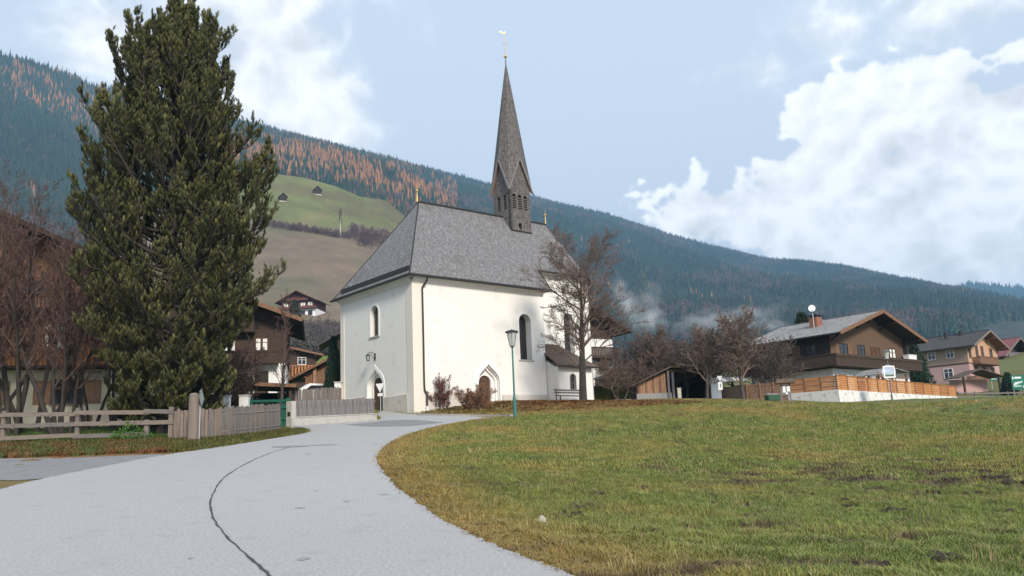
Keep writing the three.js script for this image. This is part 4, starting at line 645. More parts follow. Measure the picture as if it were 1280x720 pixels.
// ---------- the big stone pine ----------
const PINE = pxAt(207, 520, 41);
{
  const t = thing('stone_pine', 'huge dark green stone pine towering behind the board fence', 'tree', PINE, 0), r = rngOf(88), HT = at(205, -10, 41).y - PINE.y, wood_ = new Tubes(), trunk = new Tubes(), shoots = [];
  const half = (f) => { const k = [[0, 1.6], [0.06, 2.1], [0.15, 3.0], [0.3, 4.5], [0.45, 4.95], [0.6, 4.6], [0.74, 4.1], [0.83, 3.4], [0.9, 2.6], [0.96, 1.7], [1, 0.9]]; for (let i = 1; i < k.length; i++) if (f <= k[i][0]) return lerp(k[i - 1][1], k[i][1], (f - k[i - 1][0]) / (k[i][0] - k[i - 1][0])); return 0.4; };
  const tp = [], tr = []; for (let i = 0; i <= 22; i++) { const f = i / 22; tp.push(V3(0.12 * Math.sin(f * 7), f * HT - 0.3 * (i === 0), 0.1 * Math.cos(f * 5))); tr.push(0.36 * (1 - f) + 0.03); } trunk.add(tp, tr, 10);
  const onTrunk = (y) => { const x = clamp(y / HT) * 22, i = Math.min(21, Math.floor(x)); return tp[i].clone().lerp(tp[i + 1], x - i); };
  function limb(p, az, len, rise, rad, lv) {                  // out, then sweeping up
    const n = 7, pts = [p.clone()], rs = [rad]; let q = p.clone(), el = rise - 0.35, a = az;
    for (let k = 1; k <= n; k++) { el += (1.05 - rise * 0.25) / n * (0.7 + 0.6 * r()); a += (r() - 0.5) * 0.3; q = q.clone().add(V3(Math.cos(a) * Math.cos(el), Math.sin(el), Math.sin(a) * Math.cos(el)).multiplyScalar(len / n)); pts.push(q); rs.push(rad * (1 - 0.85 * k / n) + 0.008); }
    wood_.add(pts, rs, lv === 0 ? 5 : 3);
    const dirAt = (i) => pts[Math.min(i + 1, n)].clone().sub(pts[Math.max(i, 0)]).normalize();
    if (lv < 2) { const m = lv === 0 ? Math.round(3 + len * 1.7) : Math.round(2 + len * 1.6); for (let k = 0; k < m; k++) { const f = 0.25 + 0.75 * (k + r()) / m, x = Math.min(f, 0.99) * n, i = Math.floor(x), pos = pts[i].clone().lerp(pts[i + 1], x - i), sgn = k % 2 ? 1 : -1; limb(pos, a + sgn * (0.35 + 0.8 * r()), len * (lv === 0 ? 0.42 : 0.5) * (1.15 - 0.65 * f) * (0.6 + 0.7 * r()) + 0.12, rise + 0.15 + 0.5 * r(), rs[i] * 0.5, lv + 1); } }
    if (lv >= 1) { for (let k = 0; k < 6; k++) { const i = n - k; if (i > 0) shoots.push([pts[i].clone().add(V3((r() - 0.5) * 0.16, (r() - 0.5) * 0.16, (r() - 0.5) * 0.16)), dirAt(i - 1), 1]); } }
    else shoots.push([pts[n], dirAt(n - 1), 1]);
  }
  const NB = 165;
  for (let k = 0; k < NB; k++) { const f = 0.02 + 0.955 * Math.pow(k / NB, 0.95), y = f * HT * 0.95, L = half(Math.min(1, f + 0.05)) * (0.70 + 0.46 * r()); limb(onTrunk(y), k * 2.399 + r() * 0.5, L, lerp(0.05, 0.85, Math.pow(f, 1.3)), 0.03 + 0.018 * L, 0); }
  for (let k = 0; k < 46; k++) { const f = 0.72 + 0.26 * r(); limb(onTrunk(HT * f), k * 2.4, (0.8 + 1.1 * r()) * (1.25 - 0.6 * f), 0.85, 0.035, 1); }
  for (let k = 0; k < 26; k++) limb(onTrunk(HT * (0.015 + 0.10 * r())), k * 2.4, 1.9 + 1.0 * r(), 0.15, 0.05, 0);
  mesh('trunk', trunk.geo(), M.bark, t); mesh('branches', wood_.geo(), mat({ color: lc(0.062, 0.05, 0.04) }), t);
  // one shoot: a brush of needles
  const pos = [], rr = rngOf(5); for (let k = 0; k < 90; k++) { const f = Math.pow(k / 90, 0.9), a = k * 2.4, o = lerp(0.9, 0.25, f) * (0.7 + 0.5 * rr()), l = 0.15 * (0.7 + 0.6 * rr()), y = f * 0.16 - 0.03, c = Math.cos(a), s = Math.sin(a), w = 0.0075; pos.push(-s * w, y, c * w, s * w, y, -c * w, c * Math.sin(o) * l, y + Math.cos(o) * l, s * Math.sin(o) * l); }
  const g = new THREE.BufferGeometry(); g.setAttribute('position', new THREE.Float32BufferAttribute(pos, 3)); g.computeVertexNormals();
  const im = new THREE.InstancedMesh(g, mat({ color: lc(1, 1, 1), roughness: 0.75 }), shoots.length), M4 = new THREE.Matrix4(), q = new THREE.Quaternion(), cc = new THREE.Color();
  shoots.forEach(([p, d], i) => { const dd = d.clone().add(V3((r() - 0.5) * 1.1, 0.5 + (r() - 0.5) * 0.6, (r() - 0.5) * 1.1)).normalize(); q.setFromUnitVectors(UPV, dd); const s = 0.62 + 0.6 * r() * r() + 0.2 * r(); M4.compose(p, q, V3(s, s, s)); im.setMatrixAt(i, M4); const k = 0.55 + 0.8 * r(), y = r() < 0.4 ? r() : 0; im.setColorAt(i, cc.setRGB((0.112 + 0.115 * y) * k, (0.12 + 0.095 * y) * k, (0.046 + 0.022 * y) * k)); });
  im.name = 'crown'; im.userData.kind = 'stuff'; im.castShadow = im.receiveShadow = true; t.add(im);
  console.log('pine shoots', shoots.length, 'lime tris', limeT.n, 'wild', wildA.n, wildB.n, 'orch', orchA.n, orchB.n);
}

// ---------- evergreens ----------
function leafyGeo(seed, n, place, size) { const r = rngOf(seed), pos = []; for (let k = 0; k < n; k++) { const [c, o] = place(r), a = V3(r() - 0.5, r() - 0.3, r() - 0.5).normalize().add(o.clone().multiplyScalar(0.8)).normalize().multiplyScalar(size * (0.7 + 0.6 * r())), b = V3(r() - 0.5, r() - 0.5, r() - 0.5).normalize().multiplyScalar(size * 0.42); pos.push(c.x - b.x, c.y - b.y, c.z - b.z, c.x + b.x, c.y + b.y, c.z + b.z, c.x + a.x, c.y + a.y, c.z + a.z); } const g = new THREE.BufferGeometry(); g.setAttribute('position', new THREE.Float32BufferAttribute(pos, 3)); g.computeVertexNormals(); return g; }
M.thuja = mat({ color: lc(0.017, 0.045, 0.026) }); M.hedge = mat({ color: lc(0.06, 0.068, 0.012) }); M.fir = mat({ color: lc(0.02, 0.036, 0.02) }); M.weed = mat({ color: lc(0.055, 0.13, 0.016) });
const coneTree = (seed, h, w, n, size) => leafyGeo(seed, n, (r) => { const y = Math.pow(r(), 1.15), a = r() * 6.283, k = w * (y < 0.12 ? 0.7 + 2.5 * y : Math.pow(1.03 - y, 0.62)) * (0.75 + 0.3 * r()) * (1 + 0.12 * Math.sin(a * 5 + y * 20)); return [V3(Math.cos(a) * k, y * h, Math.sin(a) * k), V3(Math.cos(a) * 0.4, 0.9, Math.sin(a) * 0.4)]; }, size);
function evergreen(name, label, pos, h, w, n, size, m, seed) { const t = thing(name, label, 'tree', pos); const tk = new Tubes(); tk.add([V3(0, -0.3, 0), V3(0, h * 0.5, 0), V3(0.02, h * 0.97, 0)], [w * 0.12, w * 0.07, 0.01], 6); mesh('trunk', tk.geo(), M.bark, t); mesh('crown', coneTree(seed, h, w, n, size), m, t); return t; }
evergreen('cypress_tree', 'dark green columnar conifer at the corner of the church end wall', pxAt(417, 500, 72), 5.9, 0.85, 9000, 0.16, M.thuja, 61);
evergreen('fir_tree', 'dark fir tree whose top shows behind the big chalet roof', pxAt(1012, 490, 112), 11.3, 2.6, 9000, 0.4, M.fir, 62);
evergreen('fir_tree', 'dark fir tree between the big chalet and the pink house', pxAt(1152, 490, 104), 4.6, 1.3, 4000, 0.25, M.thuja, 63);
evergreen('fir_tree', 'broad green conifer beside the chalet balcony end', pxAt(1142, 490, 110), 7.6, 2.6, 7000, 0.3, M.fir, 64);
evergreen('fir_tree', 'small dark conifer beside the green billboard', pxAt(1262, 490, 106), 2.6, 1.0, 3000, 0.2, M.thuja, 65);
evergreen('fir_tree', 'little dark conifer behind the brown chalet roof', pxAt(368, 400, 190), 32 * 0.3, 2.4, 3000, 0.4, M.fir, 66);

// ---------- houses ----------
const COS = Math.cos(CYAW), SIN = Math.sin(CYAW);
function windowOn(root, face, W, u0, u1, y0, y1, o = {}) {     // frame, pane, and shutters, on the front (z = 0), the side (x = 0) or the end (x = W)
  const g = new THREE.Group(); g.name = o.name ?? 'window'; root.add(g);
  const put = (x0, x1, ya, yb, d0, d1, sw) => (face === 'front' ? bx(x0, x1, ya, yb, d0, d1, sw) : bx(-d1, -d0, ya, yb, -x1, -x0, sw));
  const f = o.frameW ?? 0.07, fm = o.frame ?? M.whitePaint;
  mesh('window_frame', [put(u0 - f, u1 + f, y1, y1 + f, 0.002, 0.07), put(u0 - f, u1 + f, y0 - f, y0, 0.002, 0.09), put(u0 - f, u0, y0, y1, 0.002, 0.07), put(u1, u1 + f, y0, y1, 0.002, 0.07), put((u0 + u1) / 2 - 0.03, (u0 + u1) / 2 + 0.03, y0, y1, 0.03, 0.06), put(u0, u1, y0 + (y1 - y0) * 0.66, y0 + (y1 - y0) * 0.66 + 0.04, 0.03, 0.058)], fm, g);
  mesh('pane', put(u0, u1, y0, y1, 0.004, 0.028), o.pane ?? M.glass, g);
  if (o.curtain) { const w = (u1 - u0) * 0.4; mesh('curtain', [put(u0 + 0.02, u0 + w, y0 + 0.05, y1 - 0.02, 0.0285, 0.0295), put(u1 - w, u1 - 0.02, y0 + 0.05, y1 - 0.02, 0.0285, 0.0295)], M.curtain, g); }
  if (o.shutter) { const w = (u1 - u0) * 0.5; for (const [a, b] of [[u0 - f - w, u0 - f - 0.01], [u1 + f + 0.01, u1 + f + w]]) mesh('shutter', [put(a, b, y0, y1, 0.01, 0.05), put(a, b, y0 + 0.12, y0 + 0.2, 0.05, 0.07), put(a, b, y1 - 0.2, y1 - 0.12, 0.05, 0.07)], o.shutter, g); }
}
function balcony(root, face, u0, u1, yf, yt, depth, m, o = {}) {
  const g = new THREE.Group(); g.name = 'balcony'; root.add(g);
  const put = (x0, x1, ya, yb, d0, d1, sw) => (face === 'front' ? bx(x0, x1, ya, yb, d0, d1, sw) : bx(-d1, -d0, ya, yb, -x1, -x0, sw));
  mesh('balcony_floor', put(u0, u1, yf - 0.14, yf, 0.003, depth), o.floor ?? M.brownWood, g);
  const boards = [], st = o.step ?? 0.19; for (let u = u0; u < u1 - 0.05; u += st) boards.push(put(u, Math.min(u + st * (o.fill ?? 0.8), u1), yf - 0.1, yt - 0.1, depth - 0.05, depth - 0.02));
  for (const e of o.ends ?? [u0, u1 - 0.03]) for (let d = 0.05; d < depth - 0.1; d += st) boards.push(put(e, e + 0.03, yf - 0.1, yt - 0.1, d, Math.min(d + st * 0.8, depth - 0.06)));
  mesh('railing', boards, m, g);
  mesh('handrail', put(u0 - 0.03, u1 + 0.03, yt - 0.1, yt, depth - 0.09, depth + 0.04, true), o.rail ?? m, g);
  if (o.flowers) { const r = rngOf(9), pos = []; for (let u = u0; u < u1; u += 0.03) for (let k = 0; k < 2; k++) { const y = yt - 0.08 - r() * 0.22, d = depth + 0.03 + r() * 0.12, s = 0.07; const q = put(u, u + s * r(), y, y + s * r(), d, d + s * r()); pos.push(q); } mesh('flower_box', pos, mat({ color: lc(0.16, 0.12, 0.09) }), g); }
}
function house(name, label, pos, yaw, p) {
  const t = thing(name, label, 'house', pos, yaw), { W, D, Ew, apex, os, of, ob = 0.6 } = p, k = (apex - Ew) / (W / 2), mid = W / 2;
  for (const [y0, y1, m, grow = 0] of p.storeys) mesh('wall', bx(-grow, W + grow, y0, y1, -D - grow, grow), m, t);
  mesh('gable', slab([[0, Ew, 0], [W, Ew, 0], [mid, apex - 0.05, 0]], [0, 0, -D]), p.gable, t);
  const roof = new THREE.Group(); roof.name = 'roof'; t.add(roof);
  const e = Ew - os * k;
  const side = (s) => { const x0 = s < 0 ? -os : W + os, n = V3(s < 0 ? -k : k, 1, 0).normalize().multiplyScalar(0.16); mesh('roof_slope', slab(s < 0 ? [[x0, e, of], [mid, apex, of], [mid, apex, -D - ob], [x0, e, -D - ob]] : [[mid, apex, of], [x0, e, of], [x0, e, -D - ob], [mid, apex, -D - ob]], [n.x, n.y, 0]), p.roof, roof); const q = (l) => l.map(([x, y, z]) => [x, y - 0.004, z]); mesh('soffit', slab(q(s < 0 ? [[x0, e, of], [mid, apex, of], [mid, apex, -D - ob], [x0, e, -D - ob]] : [[mid, apex, of], [x0, e, of], [x0, e, -D - ob], [mid, apex, -D - ob]]), [0, -0.03, 0], true), p.beam ?? M.brownWood, roof); };
  side(-1); side(1);
  const bw = p.barge ?? 0.26, bm = p.bargeMat ?? M.midWood;
  mesh('barge_board', bar([-os - 0.04, e + 0.05, of + 0.03], [mid, apex + 0.07, of + 0.03], 0.05, bw), bm, roof); mesh('barge_board', bar([W + os + 0.04, e + 0.05, of + 0.03], [mid, apex + 0.07, of + 0.03], 0.05, bw), bm, roof);
  for (const x of [-os - 0.06, W + os + 0.06]) mesh('gutter', bar([x, e + 0.06, of], [x, e + 0.06, -D - ob], 0.12), M.metalDark, roof);
  mesh('ridge_cap', bar([mid, apex + 0.2, of], [mid, apex + 0.2, -D - ob], 0.25, 0.06), p.roof, roof);
  for (const f of p.purlins ?? [0.02, 0.35, 0.65, 0.98, 0.5]) { const x = f * W, y = apex - Math.abs(x - mid) * k - 0.18; mesh('purlin', bar([x, y, -0.3], [x, y, of - 0.12], 0.2, 0.24), p.beam ?? M.brownWood, roof); if (p.braces) mesh('brace', bar([x, y - 0.7, 0.02], [x, y - 0.1, of * 0.45], 0.12, 0.14), p.beam ?? M.brownWood, roof); }
  (p.windows ?? []).forEach(([f, a, b, c, d, o]) => windowOn(t, f, W, a, b, c, d, o)); (p.balconies ?? []).forEach((b) => balcony(t, ...b));
  return t;
}
const wf = { frame: M.midWood, frameW: 0.12 };
// big chalet behind the orange fence
const chaletC = at(1044, 492, 86);
const chalet = house('chalet', 'large dark brown chalet with wide gable and long wooden balcony behind the orange fence', chaletC, CYAW, { W: 15, D: 9.5, Ew: 5.93, apex: 8.3, os: 1.1, of: 1.9, roof: M.greyRoof, gable: M.tan, braces: true, barge: 0.36,
  storeys: [[-3, 2.45, M.whiteWall], [2.45, 5.93, M.darkWood, 0]], bargeMat: M.midWood, beam: M.darkWood,
  windows: [['front', 1.7, 3.1, 3.7, 4.95, { frame: M.darkWood, shutter: M.midWood }], ['front', 5.1, 6.3, 3.7, 4.95, { frame: M.darkWood }], ['front', 7.6, 9.3, 3.7, 4.85, { frame: M.doorWood, pane: M.doorWood }], ['front', 11.3, 12.5, 3.7, 4.9, { frame: M.darkWood, curtain: true }], ['front', 4.3, 5.8, 0.5, 1.9, { frame: M.whitePaint }], ['front', 7.8, 9.8, 0.5, 1.9, { frame: M.whitePaint }], ['front', 11.2, 12.6, 0.5, 1.9, { frame: M.whitePaint, curtain: true }], ['front', 0.8, 2.2, 0.5, 1.9, {}], ['side', 3.4, 4.2, 3.4, 5.0, { frame: M.midWood, pane: M.tan }], ['side', 1.6, 2.7, 3.7, 4.9, { frame: M.darkWood }]],
  balconies: [['front', -1.25, 15.6, 2.7, 3.75, 1.25, M.brownWood, { ends: [15.57], flowers: true, step: 0.17, fill: 0.92 }], ['side', -1.2, 9.4, 2.7, 3.75, 1.25, M.brownWood, { ends: [9.37], step: 0.17, fill: 0.92 }]] });
mesh('gable_plaster', [bx(0.05, 14.95, 2.46, 5.95, 0.0, 0.012)].map((g) => g), M.tan, chalet).userData.label = 'tan plastered upper wall';
mesh('post', [bx(14.2, 14.5, 2.5, 6, 0.2, 0.5)], M.darkWood, chalet); mesh('white_post', [bx(6.6, 6.85, -1, 2.5, 0.9, 1.15)], M.whitePaint, chalet);
{ const ch = mesh('chimney', [bx(3.7, 4.7, 6, 8.35, -4.3, -3.4)], M.brick, chalet); mesh('chimney_cap', [bx(3.55, 4.85, 8.5, 8.58, -4.45, -3.25), bx(3.75, 3.85, 8.35, 8.5, -3.6, -3.5), bx(4.55, 4.65, 8.35, 8.5, -3.6, -3.5), bx(3.75, 3.85, 8.35, 8.5, -4.2, -4.1), bx(4.55, 4.65, 8.35, 8.5, -4.2, -4.1)], M.metalDark, ch); }
{ const t = thing('satellite_dish', 'white satellite dish on a pole on the big chalet roof', 'dish', chalet.localToWorld(V3(3.25, 7.0, -3.5)), -0.35); mesh('mast', cyl(0, -0.4, 2.35, 0, 0.05, 0.05, 8), M.steel, t);
  const d = lathe([[0.0, 0.0], [0.3, 0.04], [0.52, 0.13], [0.6, 0.19]], 24); d.rotateX(1.25); d.scale(0.6, 0.66, 0.6); d.translate(0, 2.15, 0.1); mesh('reflector', d, M.whitePaint, t); mesh('feed_arm', [bar([0, 1.75, 0.15], [0, 1.85, 0.8], 0.04), cyl(0, 1.8, 1.95, 0.8, 0.05, 0.05, 8)], M.metalDark, t); }
{ // small pergola roof in front of it
  const t = thing('garden_shelter', 'small wooden garden shelter with pale roof behind the orange fence', 'shelter', chalet.localToWorld(V3(-0.8, -1.2, 4.6)), CYAW); t.position.y = chaletC.y - 1.2;
  mesh('roof', [slab([[-1.6, 2.35, 1.3], [1.2, 3.05, 1.3], [1.2, 3.05, -1.5], [-1.6, 2.35, -1.5]], [0, 0.08, 0]), slab([[1.2, 3.05, 1.3], [4.2, 2.75, 1.3], [4.2, 2.75, -1.5], [1.2, 3.05, -1.5]], [0, 0.08, 0])], M.greyRoof, t);
  for (const x of [-1.2, 1.2, 3.8]) for (const z of [-1.2, 1.1]) mesh('post', bx(x - 0.08, x + 0.08, -1.5, 2.6, z - 0.08, z + 0.08), M.midWood, t); mesh('beam', [bar([-1.5, 2.3, 1.25], [1.2, 2.95, 1.25], 0.1, 0.18), bar([-1.4, 2.2, 1.2], [3.9, 2.2, 1.2], 0.1, 0.14)], M.midWood, t); }
{ const t = thing('storage_box', 'white box standing on the end of the chalet balcony', 'box', chalet.localToWorld(V3(13.6, 2.7, 0.7)), CYAW); mesh('body', [bx(0, 1.7, 0, 1.55, -0.4, 0.2)], M.whitePaint, t); mesh('lid', bx(-0.04, 1.74, 1.551, 1.62, -0.44, 0.24), M.signWhite, t); }

// pink house
const pinkC = at(1215.5, 486, 125);
const pink = house('guest_house', 'three-storey pink and beige house with carved wooden balconies and dark tiled roof', pinkC, CYAW, { W: 9.8, D: 9.5, Ew: 6.25, apex: 8.3, os: 0.9, of: 1.5, roof: M.darkTile, gable: M.peach, braces: true, barge: 0.3, bargeMat: M.oldWood[0], beam: M.midWood,
  storeys: [[-3, 3.7, M.pink], [3.7, 6.25, M.greyTan]],
  windows: [['side', 2.4, 3.6, 1.6, 3.1, { frame: M.whitePaint }], ['side', 1.9, 2.9, 4.7, 5.7, {}], ['side', 4.6, 5.6, 4.7, 5.7, {}], ['side', 7.6, 8.6, 4.7, 5.7, {}], ['side', 7.4, 8.6, 1.5, 3, {}], ['front', 0.5, 1.0, 4.5, 5.8, wf], ['front', 2.7, 3.3, 4.6, 6.2, wf], ['front', 4.5, 5.1, 4.6, 6.2, wf], ['front', 7.3, 8.0, 4.6, 6.0, wf], ['front', 1.6, 2.4, 1.9, 3.2, wf], ['front', 4.1, 5.0, 1.4, 3.2, wf], ['front', 7.1, 7.9, 1.9, 3.2, wf]],
  balconies: [['front', 1.2, 7.4, 3.55, 4.6, 1.1, M.midWood, { step: 0.15, fill: 0.92 }], ['front', -1.4, 9.6, 0.75, 1.8, 1.3, M.midWood, { step: 0.15, fill: 0.92 }], ['side', 7, 11, 0.2, 1.3, 1.2, M.doorWood, {}]] });
mesh('front_plaster', [bx(0.02, 9.78, 3.72, 6.3, 0.0, 0.012)], M.peach, pink); mesh('string_course', [bx(-0.06, 0, 3.6, 3.75, -9.5, 0.05), bx(0, 9.8, 3.6, 3.72, 0, 0.05)], M.brownWood, pink);
mesh('ground_plaster', [bx(0.02, 9.78, -2.5, 0.6, 0.0, 0.012)], M.cream, pink);
for (const [x, z] of [[3.4, -4.2], [4.2, -2.4]]) mesh('roof_vent', [cyl(x, 7.2, 8.6, z, 0.22, 0.22, 10), cyl(x, 8.6, 8.8, z, 0.3, 0.3, 10)], M.metalDark, pink);
// house at the edge of the picture
house('gabled_house', 'house with red tiled roof and wooden balconies beyond the pink house', at(1252, 486, 148), CYAW, { W: 12, D: 10, Ew: 5.6, apex: 8.6, os: 0.9, of: 1.8, roof: M.redTile, gable: M.darkWood, bargeMat: M.oldWood[0], storeys: [[-3, 3, M.greyTan], [3, 5.6, M.pink]], windows: [['front', 1, 1.9, 3.5, 4.8, wf], ['front', 3.4, 4.3, 3.5, 4.8, wf], ['front', 6, 7, 3.5, 4.8, wf]], balconies: [['front', -0.5, 11.5, 2.3, 3.3, 1.3, M.greyWood, {}], ['front', 2, 9, 5.2, 6.2, 1.2, M.greyWood, {}]] });
{ const t = thing('porch_roof', 'small dark gabled porch in front of the pink house', 'porch', at(1224, 490, 112), CYAW - 0.5); mesh('roof', [slab([[-3.2, 1.75, 1], [0, 2.75, 1], [0, 2.75, -2], [-3.2, 1.75, -2]], [0, 0.12, 0]), slab([[0, 2.75, 1], [3.2, 1.75, 1], [3.2, 1.75, -2], [0, 2.75, -2]], [0, 0.12, 0])], M.oldRoof, t); mesh('wall', bx(-2.6, 2.6, -2.5, 1.7, -1.9, -1.6), M.pink, t); for (const x of [-2.5, 2.5]) mesh('post', bx(x - 0.1, x + 0.1, -2.5, 1.9, 0.6, 0.8), M.brownWood, t); }
// green boards with white writing
function signTex(seed) { const cv = document.createElement('canvas'); cv.width = 256; cv.height = 256; const c = cv.getContext('2d'); c.fillStyle = '#0b6a58'; c.fillRect(0, 0, 256, 256); c.fillStyle = '#dfe9e6'; c.strokeStyle = '#dfe9e6'; const r = rngOf(seed); c.fillRect(60, 22, 130, 36); c.fillRect(14, 18, 26, 50); c.lineWidth = 17; c.beginPath(); c.moveTo(30, 190); for (let i = 0; i < 7; i++) c.quadraticCurveTo(40 + i * 26, 90 + r() * 40, 56 + i * 26, 165 - i * 8); c.stroke(); c.fillRect(30, 190, 150, 14); c.fillRect(212, 190, 34, 46); const t = new THREE.CanvasTexture(cv); t.colorSpace = THREE.SRGBColorSpace; return t; }
function greenBoard(name, label, px, py, d, w, h, seed) { const t = thing(name, label, 'sign', at(px, py, d), -0.25); const g = new THREE.PlaneGeometry(w, h); g.translate(0, 0, 0.055); mesh('board', bx(-w / 2 - 0.06, w / 2 + 0.06, -h / 2 - 0.06, h / 2 + 0.06, -0.04, 0.05), M.gateGreen, t); mesh('board_print', g, mat({ map: signTex(seed), roughness: 0.6 }), t); for (const x of [-w / 2 + 0.1, w / 2 - 0.1]) mesh('post', cyl(x, -h / 2 - 3, h / 2, -0.1, 0.06, 0.06, 8), M.steel, t); return t; }
greenBoard('billboard', 'green billboard with white script at the edge of the far road', 1273, 478, 104, 1.35, 1.6, 3);
greenBoard('house_sign', 'small green and white sign in front of the pink house balcony', 1243.5, 472.5, 116, 1.1, 0.6, 4);

// white-walled house with brown roof behind the church
{ const P = at(769, 484, 92), W = 13; house('village_house', 'white-walled house with dark brown gable half hidden behind the church', V3(P.x - W * Math.cos(0.5), P.y, P.z + W * Math.sin(0.5)), 0.5, { W, D: 9, Ew: 6.2, apex: 9.6, os: 1.3, of: 1.8, roof: M.oldRoof, gable: M.brownWood, bargeMat: M.brownWood, storeys: [[-3, 5.0, M.whiteWall], [5.0, 6.2, M.brownWood]], windows: [['front', 11, 12, 1.6, 3, {}], ['front', 8.6, 9.6, 3.4, 4.5, {}]], balconies: [['front', 5, 12.9, 3.0, 4.0, 1.2, M.brownWood, {}]] }); }
{ const t = thing('lean_to', 'low dark roofed lean-to beside the white house behind the hedge', 'shed', at(775, 484, 88), 0.3); mesh('roof', [slab([[-2.2, 0.9, 1], [0.3, 1.75, 1], [0.3, 1.75, -2], [-2.2, 0.9, -2]], [0, 0.1, 0]), slab([[0.3, 1.75, 1], [3.6, 0.9, 1], [3.6, 0.9, -2], [0.3, 1.75, -2]], [0, 0.1, 0])], M.darkTile, t); mesh('wall', bx(-1.9, 3.2, -2, 0.95, -1.8, 0.6), M.darkWood, t); }
// clipped hedge
{ const A = pxAt(742, 496, 76), Bp = pxAt(787, 496, 76), len = A.distanceTo(Bp), t = thing('hedge', 'clipped olive green hedge between the sacristy and the garage', 'hedge', A, -Math.atan2(Bp.z - A.z, Bp.x - A.x)); mesh('foliage', leafyGeo(71, 9000, (r) => { const f = r() * 6; let p; if (f < 3) p = V3(r() * len, r() * 1.35, 0.45 + (r() - 0.5) * 0.08); else if (f < 5) p = V3(r() * len, 1.35 + (r() - 0.5) * 0.1, (r() - 0.5) * 0.9); else p = V3(r() * len, r() * 1.35, -0.45); return [p, V3(0, 0.6, 0.5)]; }, 0.07), M.hedge, t); mesh('stems', bx(0.05, len - 0.05, -0.3, 1.3, -0.38, 0.38), M.hedge, t);
  const k = thing('border_stones', 'pale low stone edging at the foot of the clipped hedge', 'edging', A, t.rotation.y); mesh('kerb', bx(0.1, len, -0.2, 0.16, 0.62, 0.85), M.concrete, k); }
// wooden garage
{ const A = pxAt(796, 499, 77), t = thing('garage', 'open dark wooden garage with a boarded gable and low roof', 'garage', A, 0.08);
  mesh('roof', [slab([[-0.5, 1.2, 0.6], [3.1, 2.75, 0.6], [3.1, 2.75, -5], [-0.5, 1.2, -5]], [0, 0.14, 0]), slab([[3.1, 2.75, 0.6], [7.2, 2.3, 0.6], [7.2, 2.3, -5], [3.1, 2.75, -5]], [0, 0.14, 0])], M.oldRoof, t);
  for (let i = 0; i < 12; i++) { const x = 0.15 + i * 0.21; mesh('board', bx(x, x + 0.195, 0.55, 1.25 + (x + 0.4) * 0.4, 0.02, 0.05), i % 3 ? M.fadedWood : M.midWood, t); }
  mesh('base_wall', bx(0, 3.1, -1, 0.6, 0.0, 0.12), M.mend, t); mesh('side_wall', [bx(0, 0.15, -1, 1.4, -4.8, 0), bx(6.5, 6.65, -1, 2.3, -4.8, 0), bx(0, 6.6, -1, 2.4, -4.95, -4.8)], M.darkWood, t); mesh('interior', bx(2.75, 3.0, -1, 2.5, -4.7, 0), M.darkWood, t);
  for (const x of [2.75, 3.15, 6.5]) mesh('post', bx(x, x + 0.2, -1, 2.6, 0.05, 0.25), M.greyWood, t); mesh('lintel', bar([3, 2.5, 0.2], [6.8, 2.2, 0.2], 0.16, 0.24), M.brownWood, t); }
{ const t = thing('marker_post', 'short square white concrete post in front of the garage', 'post', pxAt(849.5, 498, 73)); mesh('shaft', [bx(-0.14, 0.14, -0.2, 0.8, -0.14, 0.14)], M.concrete, t); mesh('cap', bx(-0.17, 0.17, 0.8, 0.86, -0.17, 0.17), M.concrete, t); }
{ const t = thing('metal_shed', 'white-sided shed with pale sheet metal roof beside the garage', 'shed', pxAt(890, 499, 77), 0.05); mesh('side_panel', bx(0, 0.85, -0.6, 1.45, -0.05, 0), mat({ color: lc(0.50, 0.56, 0.62), roughness: 0.6 }), t); mesh('wall', bx(0.86, 3.4, -0.6, 1.0, -2, -0.1), M.darkWood, t);
  for (let i = 0; i < 6; i++) { const x = -0.05 + i * 0.55; mesh('roof_sheet', slab([[x, 1.4 + i * 0.02, 0.15], [x + 0.53, 1.42 + i * 0.02, 0.15], [x + 0.53, 1.95 + i * 0.02, -2], [x, 1.93 + i * 0.02, -2]], [0, 0.03, 0]), i % 2 ? M.steel : M.signWhite, t); } }
// the two sign posts: inverted triangle over a small plate
function yieldSign(label, pos, turn, h, w) { const t = thing('road_sign', label, 'sign', pos, turn), s = w / 2, y1 = h, y0 = h - w * 0.87; mesh('pole', cyl(0, -0.3, h - 0.05, -0.05, 0.032, 0.032, 8), M.steel, t);
  const tr = new THREE.Shape(); tr.moveTo(-s + 0.04, y1); tr.lineTo(s - 0.04, y1); tr.quadraticCurveTo(s, y1, s - 0.02, y1 - 0.05); tr.lineTo(0.03, y0); tr.quadraticCurveTo(0, y0 - 0.03, -0.03, y0); tr.lineTo(-s + 0.02, y1 - 0.05); tr.quadraticCurveTo(-s, y1, -s + 0.04, y1); mesh('triangle_plate', extr(tr, 0.02), M.signWhite, t); mesh('plate_bracket', [bx(-0.12, 0.12, y0 + w * 0.3, y0 + w * 0.34, -0.09, -0.001), bx(-0.18, 0.18, y0 + w * 0.6, y0 + w * 0.64, -0.09, -0.001)], M.steel, t); return [t, y0]; }
{ const [t, y0] = yieldSign('inverted triangular sign with small plate at the end of the concrete wall', pxAt(475.5, 524, 55.2), -0.3, 2.15, 0.58); mesh('lower_plate', bx(-0.16, 0.16, y0 - 0.28, y0 - 0.1, -0.01, 0.01), M.signWhite, t); }
